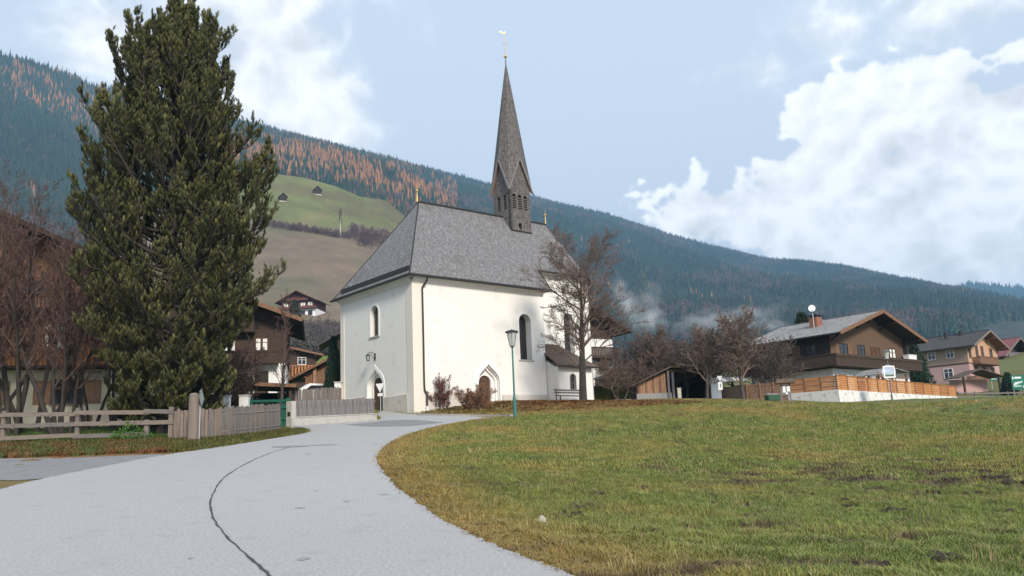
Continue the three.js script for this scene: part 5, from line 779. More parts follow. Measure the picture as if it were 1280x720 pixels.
{ const [t, y0] = yieldSign('inverted triangular sign over a white plate beside the metal shed', pxAt(902, 500, 72), -0.15, 1.85, 0.44); const pl = mesh('lower_plate', bx(-0.17, 0.17, y0 - 0.75, y0 - 0.1, -0.01, 0.012), M.signWhite, t); mesh('plate_mark', extr(poly2([[-0.05, y0 - 0.55], [0.03, y0 - 0.55], [0.05, y0 - 0.3], [0.0, y0 - 0.2], [-0.02, y0 - 0.4]]), 0.004).translate(0, 0, 0.013), M.metalDark, pl); }

// ---------- orange fence on its white wall ----------
{
  const C = gp(1050, 502.8), t = thing('panel_fence', 'orange slatted fence panels on a white concrete wall round the chalet garden', 'fence', C, CYAW);
  const L = 20.3, yB = (x) => lerp(1.0, 0.74, x / L), yT = (x) => lerp(2.15, 1.68, x / L);
  mesh('base_wall', slab([[0, -1.6, 0], [L, -1.6, 0], [L, yB(L) - 0.02, 0], [0, yB(0) - 0.02, 0]], [0, 0, -0.3]), M.gardenWall, t);
  mesh('base_wall', slab([[-0.001, -1.6, -0.3], [-0.001, yB(0) - 0.02, -0.3], [-0.001, 1.08, -4.6], [-0.001, -1.6, -4.6]], [0.3, 0, 0]), M.gardenWall, t);
  const n = 13, st = L / n;
  for (let i = 0; i < n; i++) { const x0 = i * st + 0.05, x1 = (i + 1) * st - 0.05, xm = (x0 + x1) / 2, y0 = yB(xm), y1 = yT(xm), p = new THREE.Group(); p.name = 'panel'; t.add(p); const k = 6, h = (y1 - y0) / k; for (let j = 0; j < k; j++) mesh('slat', bx(x0, x1, y0 + j * h + 0.012, y0 + (j + 1) * h - 0.012, -0.1 - 0.02 * (j % 2), -0.07 - 0.02 * (j % 2), true, i * 0.37 + j), M.orangeWood[(i * 5 + j * 3) % 3], p); mesh('top_board', bx(x0 - 0.05, x1 + 0.05, y1 + 0.002, y1 + 0.04, -0.15, -0.02, true, i), M.orangeWood[i % 3], p); }
  for (let i = 0; i <= n; i++) mesh('post', bx(i * st - 0.045, i * st + 0.045, yB(i * st), yT(i * st) + 0.045, -0.17, -0.05), M.midWood, t);
  for (let i = 0; i < 3; i++) { const z0 = -0.12 - i * 1.5, z1 = z0 - 1.4, y0 = 1.02 + i * 0.02, y1 = 2.15 + i * 0.02, p = new THREE.Group(); p.name = 'panel'; t.add(p); const k = 6, h = (y1 - y0) / k; for (let j = 0; j < k; j++) mesh('slat', bx(0.07 + 0.02 * (j % 2), 0.1 + 0.02 * (j % 2), y0 + j * h + 0.012, y0 + (j + 1) * h - 0.012, z1, z0, true, i + j), M.orangeWood[(i + j) % 2 ? 1 : 2], p); mesh('post', bx(0.04, 0.16, 0.9, y1 + 0.05, z1 - 0.09, z1 - 0.005), M.midWood, t); }
  const f = thing('panel_fence', 'faded brown slatted fence panels in front of the bare orchard', 'fence', C, CYAW);
  for (let i = 0; i < 5; i++) { const z0 = -4.75 - i * 1.35, z1 = z0 - 1.25, y0 = 0.55 + i * 0.1, y1 = 2.1 + i * 0.05 - (i === 4 ? 0.1 : 0), p = new THREE.Group(); p.name = 'panel'; f.add(p); const k = 7, h = (y1 - y0) / k; for (let j = 0; j < k; j++) mesh('slat', bx(0.07 + 0.02 * (j % 2), 0.1 + 0.02 * (j % 2), y0 + j * h + 0.012, y0 + (j + 1) * h - 0.012, z1, z0, true, i * 2 + j), M.fadedWood, p); mesh('post', bx(0.03, 0.15, -0.6, y1 + 0.1, z1 - 0.09, z1 - 0.005), M.fadedWood, f); }
}
// lamp post with a traffic mirror before the fence
{ const p = gp(1115.5, 501.5), t = thing('lamp_post', 'slim grey lamp post in front of the orange fence', 'lamp', p, 0); p.y -= 0; const Hh = 4.05;
  mesh('pole', [cyl(0, -0.3, Hh - 0.75, 0, 0.05, 0.035, 10), cyl(0, -0.1, 0.5, 0, 0.07, 0.07, 10)], M.lampGrey, t); mesh('lamp_glass', lathe([[0.12, Hh - 0.72], [0.22, Hh - 0.12]], 8), M.frosted, t); mesh('lamp_cap', lathe([[0.05, Hh - 0.76], [0.14, Hh - 0.74], [0.13, Hh - 0.7]], 8), M.lampGrey, t); mesh('lamp_roof', lathe([[0.33, Hh - 0.14], [0.27, Hh - 0.06], [0.08, Hh], [0, Hh + 0.04]], 8), M.lampGrey, t);
  const m = thing('traffic_mirror', 'white-framed square traffic mirror on the slim grey lamp post', 'mirror', V3(p.x - 0.03, p.y, p.z + 0.1), 0.05); m.position.y = at(1112, 465, -p.z).y; const s = 0.47;
  mesh('mirror_frame', [bx(-s, s, s - 0.1, s, -0.05, 0.05), bx(-s, s, -s, -s + 0.1, -0.05, 0.05), bx(-s, -s + 0.1, -s + 0.1, s - 0.1, -0.05, 0.05), bx(s - 0.1, s, -s + 0.1, s - 0.1, -0.05, 0.05)], M.whitePaint, m); const g = new THREE.SphereGeometry(3, 16, 16, 0, 6.3, 0, 0.19); g.rotateX(Math.PI / 2); g.translate(0, 0, -2.96); mesh('mirror_glass', [g.toNonIndexed()], M.mirror, m); mesh('backing', bx(-s + 0.02, s - 0.02, -s + 0.02, s - 0.02, -0.07, -0.055), M.steel, m); mesh('clamp', bx(-0.06, 0.06, -0.1, 0.1, -0.16, -0.07), M.steel, m); }
// roofed notice board and grit box
{ const t = thing('notice_board', 'roofed wooden notice board with white papers on the meadow edge', 'notice board', gp(983.5, 503.2), -0.15); for (const x of [-0.3, 0.3]) mesh('post', bx(x - 0.05, x + 0.05, -0.3, 1.5, -0.05, 0.05), M.greyWood, t); mesh('back_panel', bx(-0.36, 0.36, 0.55, 1.25, 0.052, 0.08), M.greyWood, t); for (const [x, y, w, h] of [[-0.2, 0.72, 0.2, 0.48], [0.08, 0.78, 0.22, 0.4], [-0.02, 0.6, 0.16, 0.12]]) mesh('paper', bx(x, x + w, y, y + h, 0.082, 0.086), M.signWhite, t);
  mesh('roof', [slab([[-0.72, 1.38, 0.4], [0.72, 1.38, 0.4], [0.5, 1.68, 0], [-0.5, 1.68, 0]], [0, 0.05, 0]), slab([[-0.72, 1.38, -0.4], [0.72, 1.38, -0.4], [0.5, 1.68, 0], [-0.5, 1.68, 0]], [0, 0.05, 0]), tri([[[-0.72, 1.4, 0.4], [-0.72, 1.4, -0.4], [-0.5, 1.72, 0]], [[0.72, 1.4, 0.4], [0.72, 1.4, -0.4], [0.5, 1.72, 0]]])], M.oldRoof, t); }
{ const t = thing('grit_box', 'green grit box with a weathered lid beside the notice board', 'box', gp(965.5, 501), 0.25); mesh('body', slab([[-0.45, 0, 0.3], [0.45, 0, 0.3], [0.52, 0.42, 0.34], [-0.52, 0.42, 0.34]], [0, 0, -0.62]), mat({ color: lc(0.02, 0.085, 0.04), roughness: 0.5 }), t); mesh('lid', slab([[-0.56, 0.43, 0.38], [0.56, 0.43, 0.38], [0.5, 0.56, 0.05], [-0.5, 0.58, 0.05]], [0, 0.03, -0.35]), M.greyWood, t); }
// rail fence at the far road
{ const A = pxAt(1198, 498, 84), Bp = pxAt(1300, 498, 88), t = thing('rail_fence', 'low weathered rail fence along the far road beside the orange panels', 'fence', A, -Math.atan2(Bp.z - A.z, Bp.x - A.x)), len = A.distanceTo(Bp), n = 5; for (let i = 0; i <= n; i++) { const x = i / n * len, y = H(lerp(A.x, Bp.x, i / n), lerp(A.z, Bp.z, i / n)) - A.y; mesh('post', bx(x - 0.06, x + 0.06, y - 0.3, y + 0.72, -0.06, 0.06), M.oldWood[2], t); if (i < n) for (const h of [0.2, 0.55]) { const x1 = (i + 1) / n * len, y1 = H(lerp(A.x, Bp.x, (i + 1) / n), lerp(A.z, Bp.z, (i + 1) / n)) - A.y; mesh('rail', bar([x, y + h, 0.08], [x1, y1 + h, 0.08], 0.05, 0.14, true), M.oldWood[2], t); } } }

// ---------- left side ----------
// cream chalet behind the bare trees
{ const yaw = 0.26, W = 15, P = at(150, 531, 51); const C = V3(P.x - W * Math.cos(yaw), P.y, P.z + W * Math.sin(yaw));
  house('farmhouse', 'cream and wood chalet with two long balconies behind the bare trees', C, yaw, { W, D: 11, Ew: 8.8, apex: 12.3, os: 1.6, of: 2.2, roof: M.oldRoof, gable: M.midWood, bargeMat: M.brownWood, braces: true, storeys: [[-2, 3.3, M.cream], [3.3, 8.8, M.midWood]],
    windows: [['front', W - 3.7, W - 2.0, 1.25, 2.6, { shutter: M.fadedWood, frame: M.fadedWood }], ['front', W - 4.2, W - 3.2, 4.4, 5.9, { frame: M.orangeWood[2], frameW: 0.16, curtain: true }], ['front', W - 8, W - 6.6, 1.25, 2.6, { shutter: M.fadedWood, frame: M.midWood }], ['front', W - 7.6, W - 6.6, 4.4, 5.9, wf], ['front', W - 5.6, W - 4.4, 7.2, 8.4, wf]],
    balconies: [['front', 0.5, W - 0.2, 3.35, 4.3, 1.2, M.orangeWood[1], { step: 0.2, fill: 0.7 }], ['front', 1, W - 3, 6.6, 7.5, 1.2, M.fadedWood, { step: 0.2, fill: 0.7 }]] }); }
{ const t = thing('garden_bench', 'small wooden bench against the cream chalet wall', 'bench', pxAt(99, 540, 46.5), 0.25); mesh('seat', bx(-0.55, 0.55, 0.4, 0.45, -0.2, 0.22, true), M.midWood, t); mesh('backrest', bx(-0.55, 0.55, 0.55, 0.85, -0.25, -0.21, true), M.midWood, t); for (const x of [-0.45, 0.45]) for (const z of [-0.18, 0.16]) mesh('leg', bx(x - 0.04, x + 0.04, -0.1, 0.4, z - 0.04, z + 0.04), M.brownWood, t); }
// brown chalet behind the green gate
{ const yaw = 0.22, W = 12.5, P = at(357, 507, 75); const C = V3(P.x - W * Math.cos(yaw), P.y, P.z + W * Math.sin(yaw));
  house('wooden_house', 'dark brown timber chalet with white ground floor behind the green gate', C, yaw, { W, D: 10, Ew: 7.5, apex: 9.9, os: 1.35, of: 1.9, roof: M.oldRoof, gable: M.brownWood, bargeMat: M.midWood, barge: 0.34, beam: M.darkWood, storeys: [[-3, 3.6, M.whiteWall], [3.6, 7.5, M.brownWood]],
    windows: [['front', W - 2.5, W - 1.55, 4.7, 5.75, { frame: M.doorWood, frameW: 0.1, pane: M.glass, curtain: true }], ['front', W - 5.2, W - 4.2, 4.7, 5.75, { frame: M.doorWood, curtain: true }], ['front', W - 2.5, W - 1.5, 1.0, 2.9, { frame: M.darkWood, pane: M.darkWood, name: 'door' }], ['front', W - 3.2, W - 2.3, 6.7, 7.6, { frame: M.darkWood }]],
    balconies: [['front', 2, W - 0.6, 3.65, 4.55, 1.1, M.brownWood, { step: 0.16, fill: 0.92 }], ['front', 3, W - 2.6, 6.35, 7.2, 1.0, M.brownWood, { step: 0.16, fill: 0.9 }]] }); }
{ const t = thing('car_port', 'low dark car port in front of the brown chalet', 'car port', at(364, 500, 62), 0.18); mesh('roof', [slab([[-7.6, 1.35, 1.2], [0.4, 0.85, 1.2], [0.4, 0.85, -4], [-7.6, 1.35, -4]], [0, 0.12, 0])], M.oldRoof, t); mesh('fascia', bar([-7.6, 1.38, 1.25], [0.42, 0.88, 1.25], 0.05, 0.24), M.midWood, t); for (const x of [-7, -4.9, -2.6, 0]) mesh('post', bx(x - 0.1, x + 0.1, -3, 1, 0.7, 0.9), M.brownWood, t); mesh('back_wall', [bx(-7.5, 0.2, -3, 0.85, -3.9, -3.7)], M.darkWood, t); mesh('side_wall', [bx(0.05, 0.2, -3, 0.8, -3.69, 0.6)], M.darkWood, t); }
// houses and sheds between the brown chalet and the church
{ const yaw = 0.35, P = at(395, 482, 120), W = 9; house('cottage', 'small wooden cottage with a pale plank balcony above the shed', V3(P.x - W * Math.cos(yaw), P.y, P.z + W * Math.sin(yaw)), yaw, { W, D: 6, Ew: 4.2, apex: 5.2, os: 0.8, of: 1.0, roof: M.oldRoof, gable: M.brownWood, storeys: [[-3, 4.2, M.brownWood]], windows: [['front', W - 2.4, W - 1.4, 2.9, 3.8, {}]], balconies: [['front', W - 4.6, W - 0.3, 1.1, 2.7, 0.9, M.orangeWood[1], { step: 0.42, fill: 0.55 }]] }); }
{ const t = thing('woodshed', 'wooden shed with a steep brown roof beside the conifer', 'shed', at(412, 488, 82), 0.2); mesh('roof', [slab([[-3.8, 0.9, 0.8], [0.2, 2.95, 0.8], [0.2, 2.95, -3], [-3.8, 0.9, -3]], [0, 0.16, 0]), slab([[0.2, 2.95, 0.8], [3.4, 1.4, 0.8], [3.4, 1.4, -3], [0.2, 2.95, -3]], [0, 0.16, 0])], M.oldRoof, t); mesh('fascia', bar([-3.8, 0.95, 0.82], [0.2, 3.0, 0.82], 0.05, 0.22), M.midWood, t); mesh('wall', [slab([[-2.2, -2, 0], [0.4, -2, 0], [0.4, 2.6, 0], [0, 2.7, 0], [-2.2, 1.55, 0]], [0, 0, -2.6])], M.midWood, t); for (const x of [-1.5, -0.35]) mesh('post', bx(x, x + 0.3, -2, 2.2, 0.1, 0.4), M.fadedWood, t); mesh('rail', bx(-2.2, 0.4, 0.1, 0.3, 0.41, 0.5, true), M.darkWood, t); }
{ const t = thing('barn', 'dark roofed barn partly hidden behind the conifer and church corner', 'barn', at(432, 470, 88), 0.2); mesh('roof', [slab([[-2.6, 3.0, 0.9], [2, 5.6, 0.9], [2, 5.6, -4], [-2.6, 3.0, -4]], [0, 0.2, 0]), slab([[2, 5.6, 0.9], [6.6, 3.0, 0.9], [6.6, 3.0, -4], [2, 5.6, -4]], [0, 0.2, 0])], M.fascia, t); mesh('wall', bx(-1.2, 5, -3, 3.6, -3.5, 0), M.darkWood, t); }
{ // white parked car behind the fence: only its roof and windscreen show
  const t = thing('parked_car', 'white parked car showing above the grey picket fence', 'car', at(399, 487, 76), 0.5);
  const prof = poly2([[-2, -0.9], [2, -0.9], [2.05, -0.35], [1.2, -0.2], [0.55, 0.32], [-1.0, 0.36], [-1.7, -0.1], [-2.05, -0.3]]); const g = new THREE.ExtrudeGeometry(prof, { depth: 1.5, bevelEnabled: true, bevelSize: 0.1, bevelThickness: 0.1, bevelSegments: 2 }); g.translate(0, 0, -0.75); mesh('body', flat(g), M.whitePaint, t); mesh('windscreen', slab([[1.16, -0.15, -0.66], [1.16, -0.15, 0.66], [0.6, 0.28, 0.6], [0.6, 0.28, -0.6]], [0.03, 0.03, 0]), M.glass, t); mesh('side_window', [slab([[-1.4, -0.08, 0.86], [0.95, -0.12, 0.86], [0.5, 0.25, 0.86], [-0.95, 0.28, 0.86]], [0, 0, 0.012])], M.glass, t); for (const x of [-1.25, 1.25]) for (const z of [-0.7, 0.7]) { const w = new THREE.CylinderGeometry(0.32, 0.32, 0.2, 16); w.rotateX(Math.PI / 2); w.translate(x, -0.95, z); mesh('wheel', w.toNonIndexed(), M.tar, t); } }
const pickets = [0, 1, 2].map((i) => [1.0, 1.03, 0.97].map((h) => bx(-0.055, 0.055, 0, h, -0.012, 0.012, false, i * 0.31 + h)));
function picketFence(t, pts, step, h, mats, seed, jitter = 0.02, wk = 1) {       // boards set one by one along a line on the ground, in t's own frame
  const r = rngOf(seed), inv = new THREE.Matrix4().copy(t.matrixWorld).invert(), c = new THREE.CatmullRomCurve3(pts), n = Math.floor(c.getLength() / step);
  for (let i = 0; i <= n; i++) { const p = c.getPointAt(i / n), tg = c.getTangentAt(i / n), k = Math.floor(r() * 3), o = mesh('board', pickets[i % 3][k], mats[Math.floor(r() * mats.length)], t); o.position.copy(V3(p.x, H(p.x, p.z) + (h.base ?? -0.05), p.z).applyMatrix4(inv)); o.rotation.set((r() - 0.5) * jitter, Math.atan2(-tg.z, tg.x) - t.rotation.y, (r() - 0.5) * jitter); o.scale.set(step / 0.11 * 0.9 * wk, h.h(i / n) * (0.99 + 0.02 * r()), 1); }
  return c;
}
// board fence along the bend
{ const P0 = gp(218, 551.5), pts = [P0, gp(262, 549.5), gp(310, 544.5), gp(349, 539.5)], t = thing('board_fence', 'weathered vertical board fence following the bend of the road', 'fence', P0, 0); t.updateMatrixWorld(true);
  const c = picketFence(t, pts, 0.135, { h: (f) => lerp(1.32, 1.36, f) }, M.oldWood, 4, 0.03); for (const h of [0.3, 1.0]) { const q = []; for (let i = 0; i <= 12; i++) { const p = c.getPointAt(i / 12); q.push(V3(p.x, H(p.x, p.z) + h, p.z - 0.06).sub(P0)); } mesh('rail', new THREE.TubeGeometry(new THREE.CatmullRomCurve3(q), 24, 0.045, 5).toNonIndexed(), M.greyWood, t); } }
// round wooden pole with a diamond sign
{ const p = gp(241, 553), t = thing('wooden_pole', 'stout weathered wooden pole standing in front of the board fence', 'pole', p); const g = new THREE.CylinderGeometry(0.19, 0.22, 2.1, 14, 6); const a = g.attributes.position; for (let i = 0; i < a.count; i++) { const k = 1 + 0.06 * noise(a.getX(i) * 9 + 3, a.getZ(i) * 9) + 0.03 * noise(a.getY(i) * 2, 4); a.setX(i, a.getX(i) * k); a.setZ(i, a.getZ(i) * k); } g.computeVertexNormals(); g.translate(0, 0.8, 0); mesh('shaft', g.toNonIndexed(), M.oldWood[1], t); mesh('cap', cyl(0, 1.85, 1.93, 0, 0.2, 0.12, 14), M.oldWood[0], t); mesh('strap', [bx(0.16, 0.24, -0.3, 1.75, 0.02, 0.09)], M.oldWood[2], t);
  const s = thing('road_sign', 'grey diamond sign seen almost edge-on beside the wooden pole', 'sign', V3(p.x + 0.30, p.y + 1.72, p.z + 0.05), 1.64); const d = new THREE.Shape(); const q = 0.36; d.moveTo(0, -q); d.lineTo(q, 0); d.lineTo(0, q); d.lineTo(-q, 0); d.closePath(); mesh('plate', extr(d, 0.02), M.steel, s); mesh('rim', extr((() => { const k = poly2([[0, -q - 0.02], [q + 0.02, 0], [0, q + 0.02], [-q - 0.02, 0]]); k.holes.push(new THREE.Path([[0, -q + 0.02], [q - 0.02, 0], [0, q - 0.02], [-q + 0.02, 0]].map((v) => new THREE.Vector2(...v)))); return k; })(), 0.03).translate(0, 0, -0.005), M.lampGrey, s); mesh('pole', cyl(0, -1.9, 0.3, -0.035, 0.03, 0.03, 8), M.steel, s); }
// rail fence in front of the chalet
{ const xs = [-45, 3, 96, 183, 213], P = xs.map((x, i) => gp(x, [557, 556.5, 554, 552.5, 552][i])), t = thing('rail_fence', 'weathered wooden rail fence before the leaf-strewn chalet garden', 'fence', P[0], 0);
  P.forEach((p, i) => { const q = p.clone().sub(P[0]), hh = [1.4, 1.42, 1.45, 0.9, 1.4][i]; mesh('post', bx(q.x - 0.08, q.x + 0.08, q.y - 0.3, q.y + hh, q.z - 0.08, q.z + 0.08), M.oldWood[i % 3], t); if (i < 4) { const n = P[i + 1].clone().sub(P[0]); [[0.3, 0.17], [0.78, 0.17], [1.22, 0.17]].forEach(([h, w], k) => { if (i === 3 && k === 0) return; const s = 0.03 * ((i * 3 + k) % 3 - 1); mesh('rail', bar([q.x - 0.12, q.y + h + s, q.z + 0.1], [n.x + 0.12, n.y + h - s, n.z + 0.1], 0.05, w, true), M.oldWood[(i + k) % 3], t); }); } }); }
// green gate, pillars, concrete wall with boards
{ const A = pxAt(312, 532, 47), Bp = gp(362, 533), t = thing('iron_gate', 'dark green metal gate between the board fence and the concrete pillar', 'gate', A, -Math.atan2(Bp.z - A.z, Bp.x - A.x)), L = A.distanceTo(Bp), dy = Bp.y - A.y; const y = (x) => dy * x / L; const bars = [];
  for (let x = 0.1; x < L; x += 0.11) mesh('bar', cyl(x, y(x) + 0.1, y(x) + 1.28 + 0.1 * Math.sin(x / L * Math.PI), 0, 0.012, 0.012, 5), M.gateGreen, t);
  for (const h of [0.08, 0.4, 1.0, 1.36]) mesh('rail', bar([0, y(0) + h, 0], [L, y(L) + h, 0], 0.06, h === 1.36 ? 0.12 : 0.09), M.gateGreen, t); mesh('stile', bx(L - 0.18, L, y(L) + 0.02, y(L) + 1.5, -0.05, 0.05), M.gateGreen, t); mesh('stile', bx(0, 0.12, y(0) + 0.02, y(0) + 1.5, -0.05, 0.05), M.gateGreen, t); mesh('infill', bx(L * 0.78, L - 0.19, y(L) + 0.1, y(L) + 1.3, -0.09, -0.07), M.gateGreen, t); }
[[283, 49.5, 'narrow white gate pillar beside the bare bush'], [305.5, 48, 'broad white gate pillar beside the green gate']].forEach(([x, d, lab], i) => { const t = thing('gate_pillar', lab, 'pillar', pxAt(x, 530, d), 0, 'white gate pillars'), w = i ? 0.24 : 0.17; t.position.y = at(x, 507, d).y - 1.5; mesh('shaft', bx(-w, w, -0.6, 2.0, -w, w), M.whiteWall, t); mesh('cap', bx(-w - 0.04, w + 0.04, 2.0, 2.07, -w - 0.04, w + 0.04), M.concrete, t); });
{ const A = gp(366, 533), Bp = gp(471, 525.5), t = thing('boarded_wall', 'low concrete wall topped with dark grey vertical boards beside the road', 'wall', A, -Math.atan2(Bp.z - A.z, Bp.x - A.x)), L = A.distanceTo(Bp), dy = Bp.y - A.y; t.updateMatrixWorld(true);
  const y = (x) => dy * x / L; mesh('wall_base', slab([[0, -0.5, 0], [L, dy - 0.5, 0], [L, dy + 0.38, 0], [0, 0.44, 0]], [0, 0, -0.28]), M.concrete, t); mesh('coping', slab([[0, 0.442, 0.03], [L, dy + 0.382, 0.03], [L, dy + 0.432, 0.03], [0, 0.492, 0.03]], [0, 0, -0.34]), M.concrete, t);
  mesh('pillar', bx(-0.16, 0.16, -0.4, 1.32, -0.34, 0.06), M.concrete, t); mesh('letter_box', bx(-0.2, -0.161, 0.55, 0.75, -0.2, -0.02), M.metalDark, t);
  const gg = [0, 1, 2].map((i) => bx(-0.058, 0.058, 0, 0.86, -0.012, 0.012, false, i * 0.4)), n = Math.floor((L - 0.25) / 0.122), r = rngOf(15); for (let i = 0; i < n; i++) { const x = 0.25 + i * 0.122, o = mesh('board', gg[i % 3], i % 5 === 2 ? M.oldWood[2] : M.greyWood, t); o.position.set(x, y(x) + 0.49 - 0.05 * x / L, -0.1); o.scale.y = 0.99 + 0.02 * r(); } for (const h of [0.62, 1.18]) mesh('rail', bar([0.2, h, -0.14], [L, dy + h - 0.05, -0.14], 0.05, 0.09, true), M.greyWood, t);
  mesh('end_wall', bx(L - 0.25, L, dy - 0.4, dy + 0.36, -4, -0.29), M.concrete, t); }
// grey picket fence further back
{ const pts = [pxAt(348, 500, 62), pxAt(390, 500, 64), pxAt(426, 500, 66)], t = thing('picket_fence', 'old grey picket fence in front of the sheds beside the church', 'fence', pts[0]); t.updateMatrixWorld(true); picketFence(t, pts, 0.12, { h: () => 1.35, base: 0.35 }, [M.oldWood[2], M.greyWood, M.oldWood[0]], 8, 0.05); mesh('rail', bar([0, 0.9, -0.04], [pts[2].x - pts[0].x, pts[2].y - pts[0].y + 0.9, pts[2].z - pts[0].z - 0.04], 0.05, 0.1), M.greyWood, t); }
{ const t = thing('gate_pillar', 'small white pillar at the corner of the church end wall', 'pillar', pxAt(423, 500, 67.5)); mesh('shaft', bx(-0.25, 0.25, -0.5, 2.0, -0.25, 0.25), M.whiteWall, t); mesh('cap', bx(-0.3, 0.3, 2.0, 2.08, -0.3, 0.3), M.concrete, t); }

// ---------- by the church ----------
{ const p = gp(644, 522.2), t = thing('street_lamp', 'tall green street lamp with a tapered glass lantern', 'lamp', p); const top = at(640.5, 412.5, -p.z).y - p.y, y = top - 0.95;
  mesh('pole', [lathe([[0.095, -0.2], [0.095, 1.05], [0.075, 1.1], [0.055, 1.25], [0.045, y]], 12)], M.lampGreen, t); mesh('collar', lathe([[0.05, y - 0.05], [0.12, y + 0.02], [0.13, y + 0.06], [0.02, y + 0.06]], 6), M.lampGrey, t);
  const gl = mesh('lantern_glass', lathe([[0.15, y + 0.06], [0.30, y + 0.82]], 6), M.frosted, t); mesh('lantern_frame', [0, 1, 2, 3, 4, 5].map((i) => { const a = i / 6 * 6.2832; return bar([Math.sin(a) * 0.15, y + 0.05, Math.cos(a) * 0.15], [Math.sin(a) * 0.305, y + 0.83, Math.cos(a) * 0.305], 0.03); }), M.lampGrey, t); mesh('lamp_bulb', [cyl(0, y + 0.1, y + 0.25, 0, 0.05, 0.05, 8), lathe([[0.0, y + 0.62], [0.06, y + 0.55], [0.06, y + 0.3], [0.04, y + 0.25]], 10)], M.signWhite, t);
  mesh('lamp_roof', lathe([[0.40, y + 0.81], [0.41, y + 0.85], [0.2, y + 0.93], [0.06, y + 0.96], [0, y + 1.0]], 6), M.metalDark, t); }
{ const c0 = churchPt(10.7, 0, -2.3), c1 = churchPt(13.5, 0, -2.3), yb = Math.max(H(c0.x, c0.z), H(c1.x, c1.z)), t = thing('park_bench', 'long grey slatted bench on the grass beside the sacristy', 'bench', V3(c0.x, yb, c0.z), CYAW), L = 2.9; for (const [h, z] of [[0.45, 0.0], [0.45, 0.16], [0.45, 0.32]]) mesh('seat_slat', bx(0, L, h - 0.04, h, z, z + 0.13, true), M.oldWood[2], t); for (const h of [0.62, 0.8]) mesh('back_slat', bx(0, L, h, h + 0.12, -0.08, -0.05, true), M.oldWood[2], t); for (const x of [0.25, L - 0.25]) { mesh('leg', bx(x - 0.04, x + 0.04, -0.3, 0.41, 0.3, 0.4), M.lampGrey, t); mesh('leg', bx(x - 0.04, x + 0.04, -0.3, 0.95, -0.12, -0.081), M.lampGrey, t); mesh('armrest', bx(x - 0.03, x + 0.03, 0.62, 0.66, -0.04, 0.4), M.oldWood[2], t); } }
{ const pts = []; for (let i = 0; i <= 24; i++) pts.push(gp(lerp(521, 640, i / 24), lerp(519.2, 521.2, i / 24) + 0.4 * Math.sin(i / 24 * 3))); const g = strip(pts.map((p) => V3(p.x, 0, p.z + 0.08)), pts.map((p) => V3(p.x, 0, p.z - 0.08)), 1, 0.1); const t = thing('kerb', 'low stone kerb between the road and the church bank', 'kerb', [0, 0, 0]); for (let i = 0; i < 24; i++) mesh('kerb_stone', bar([pts[i].x, pts[i].y + 0.05, pts[i].z], [pts[i + 1].x, pts[i + 1].y + 0.05, pts[i + 1].z], 0.16, 0.16), M.concrete, t); }

// ---------- on the hill ----------
const far = (px, py) => gp(px, py, 130, 1200);
[[397, 243.5, 'dark hay barn on the green hill, the upper one above the brown strip'], [354, 252, 'dark hay barn on the green hill, the lower one beside the pine']].forEach(([x, y, lab], i) => { const p = far(x, y), s = -p.z / 1102, t = thing('hay_barn', lab, 'barn', p, i ? 0.5 : 0.35, 'hay barns on the hill'); const w = 9.5 * s, h = 10 * s; mesh('wall', bx(-w / 2, w / 2, -h * 0.5, h * 0.7, -w * 0.7, 0), M.darkWood, t); mesh('gable', slab([[-w / 2, h * 0.7, 0], [w / 2, h * 0.7, 0], [0, h * 1.15, 0]], [0, 0, -w * 0.7]), M.darkWood, t); mesh('roof', [slab([[-w * 0.62, h * 0.6, 0.6], [0, h * 1.16, 0.6], [0, h * 1.16, -w * 0.8], [-w * 0.62, h * 0.6, -w * 0.8]], [0, 0.25, 0]), slab([[0, h * 1.16, 0.6], [w * 0.62, h * 0.6, 0.6], [w * 0.62, h * 0.6, -w * 0.8], [0, h * 1.16, -w * 0.8]], [0, 0.25, 0])], M.darkTile, t); mesh('foundation', bx(-w / 2 - 0.05, w / 2 + 0.05, -h * 0.5, h * 0.12, -w * 0.7, 0.05), M.concrete, t); });
{ const P = far(402, 396), W = 12, s = 1, yaw = -0.15, C = V3(P.x - W * Math.cos(yaw), P.y, P.z + W * Math.sin(yaw));
  const t = house('hill_house', 'red-brown chalet with white ground floor standing alone on the hillside', C, yaw, { W, D: 10, Ew: 6.2, apex: 9.2, os: 1.6, of: 2, roof: M.darkTile, gable: mat({ color: lc(0.10, 0.035, 0.03) }), storeys: [[-6, 0.2, M.concrete], [0.2, 3.2, M.whiteWall], [3.2, 6.2, mat({ color: lc(0.10, 0.035, 0.03) })]], windows: [[1, 2.4], [4, 5.4], [7, 8.4], [9.6, 11]].flatMap(([a, b]) => [['front', a, b, 0.9, 2.5, { frame: M.metalDark }], ['front', a, b, 3.9, 5.3, { frame: M.whitePaint, curtain: true }]]), balconies: [['front', -0.5, 12.5, 3.1, 4.0, 1.2, mat({ color: lc(0.13, 0.05, 0.04) }), {}], ['front', 2, 10, 6.0, 6.9, 1.1, mat({ color: lc(0.13, 0.05, 0.04) }), {}]] }); t.scale.setScalar(0.84);
  mesh('chimney', bx(2.2, 3.2, 6.5, 9.3, -5, -4), M.brick, t); }
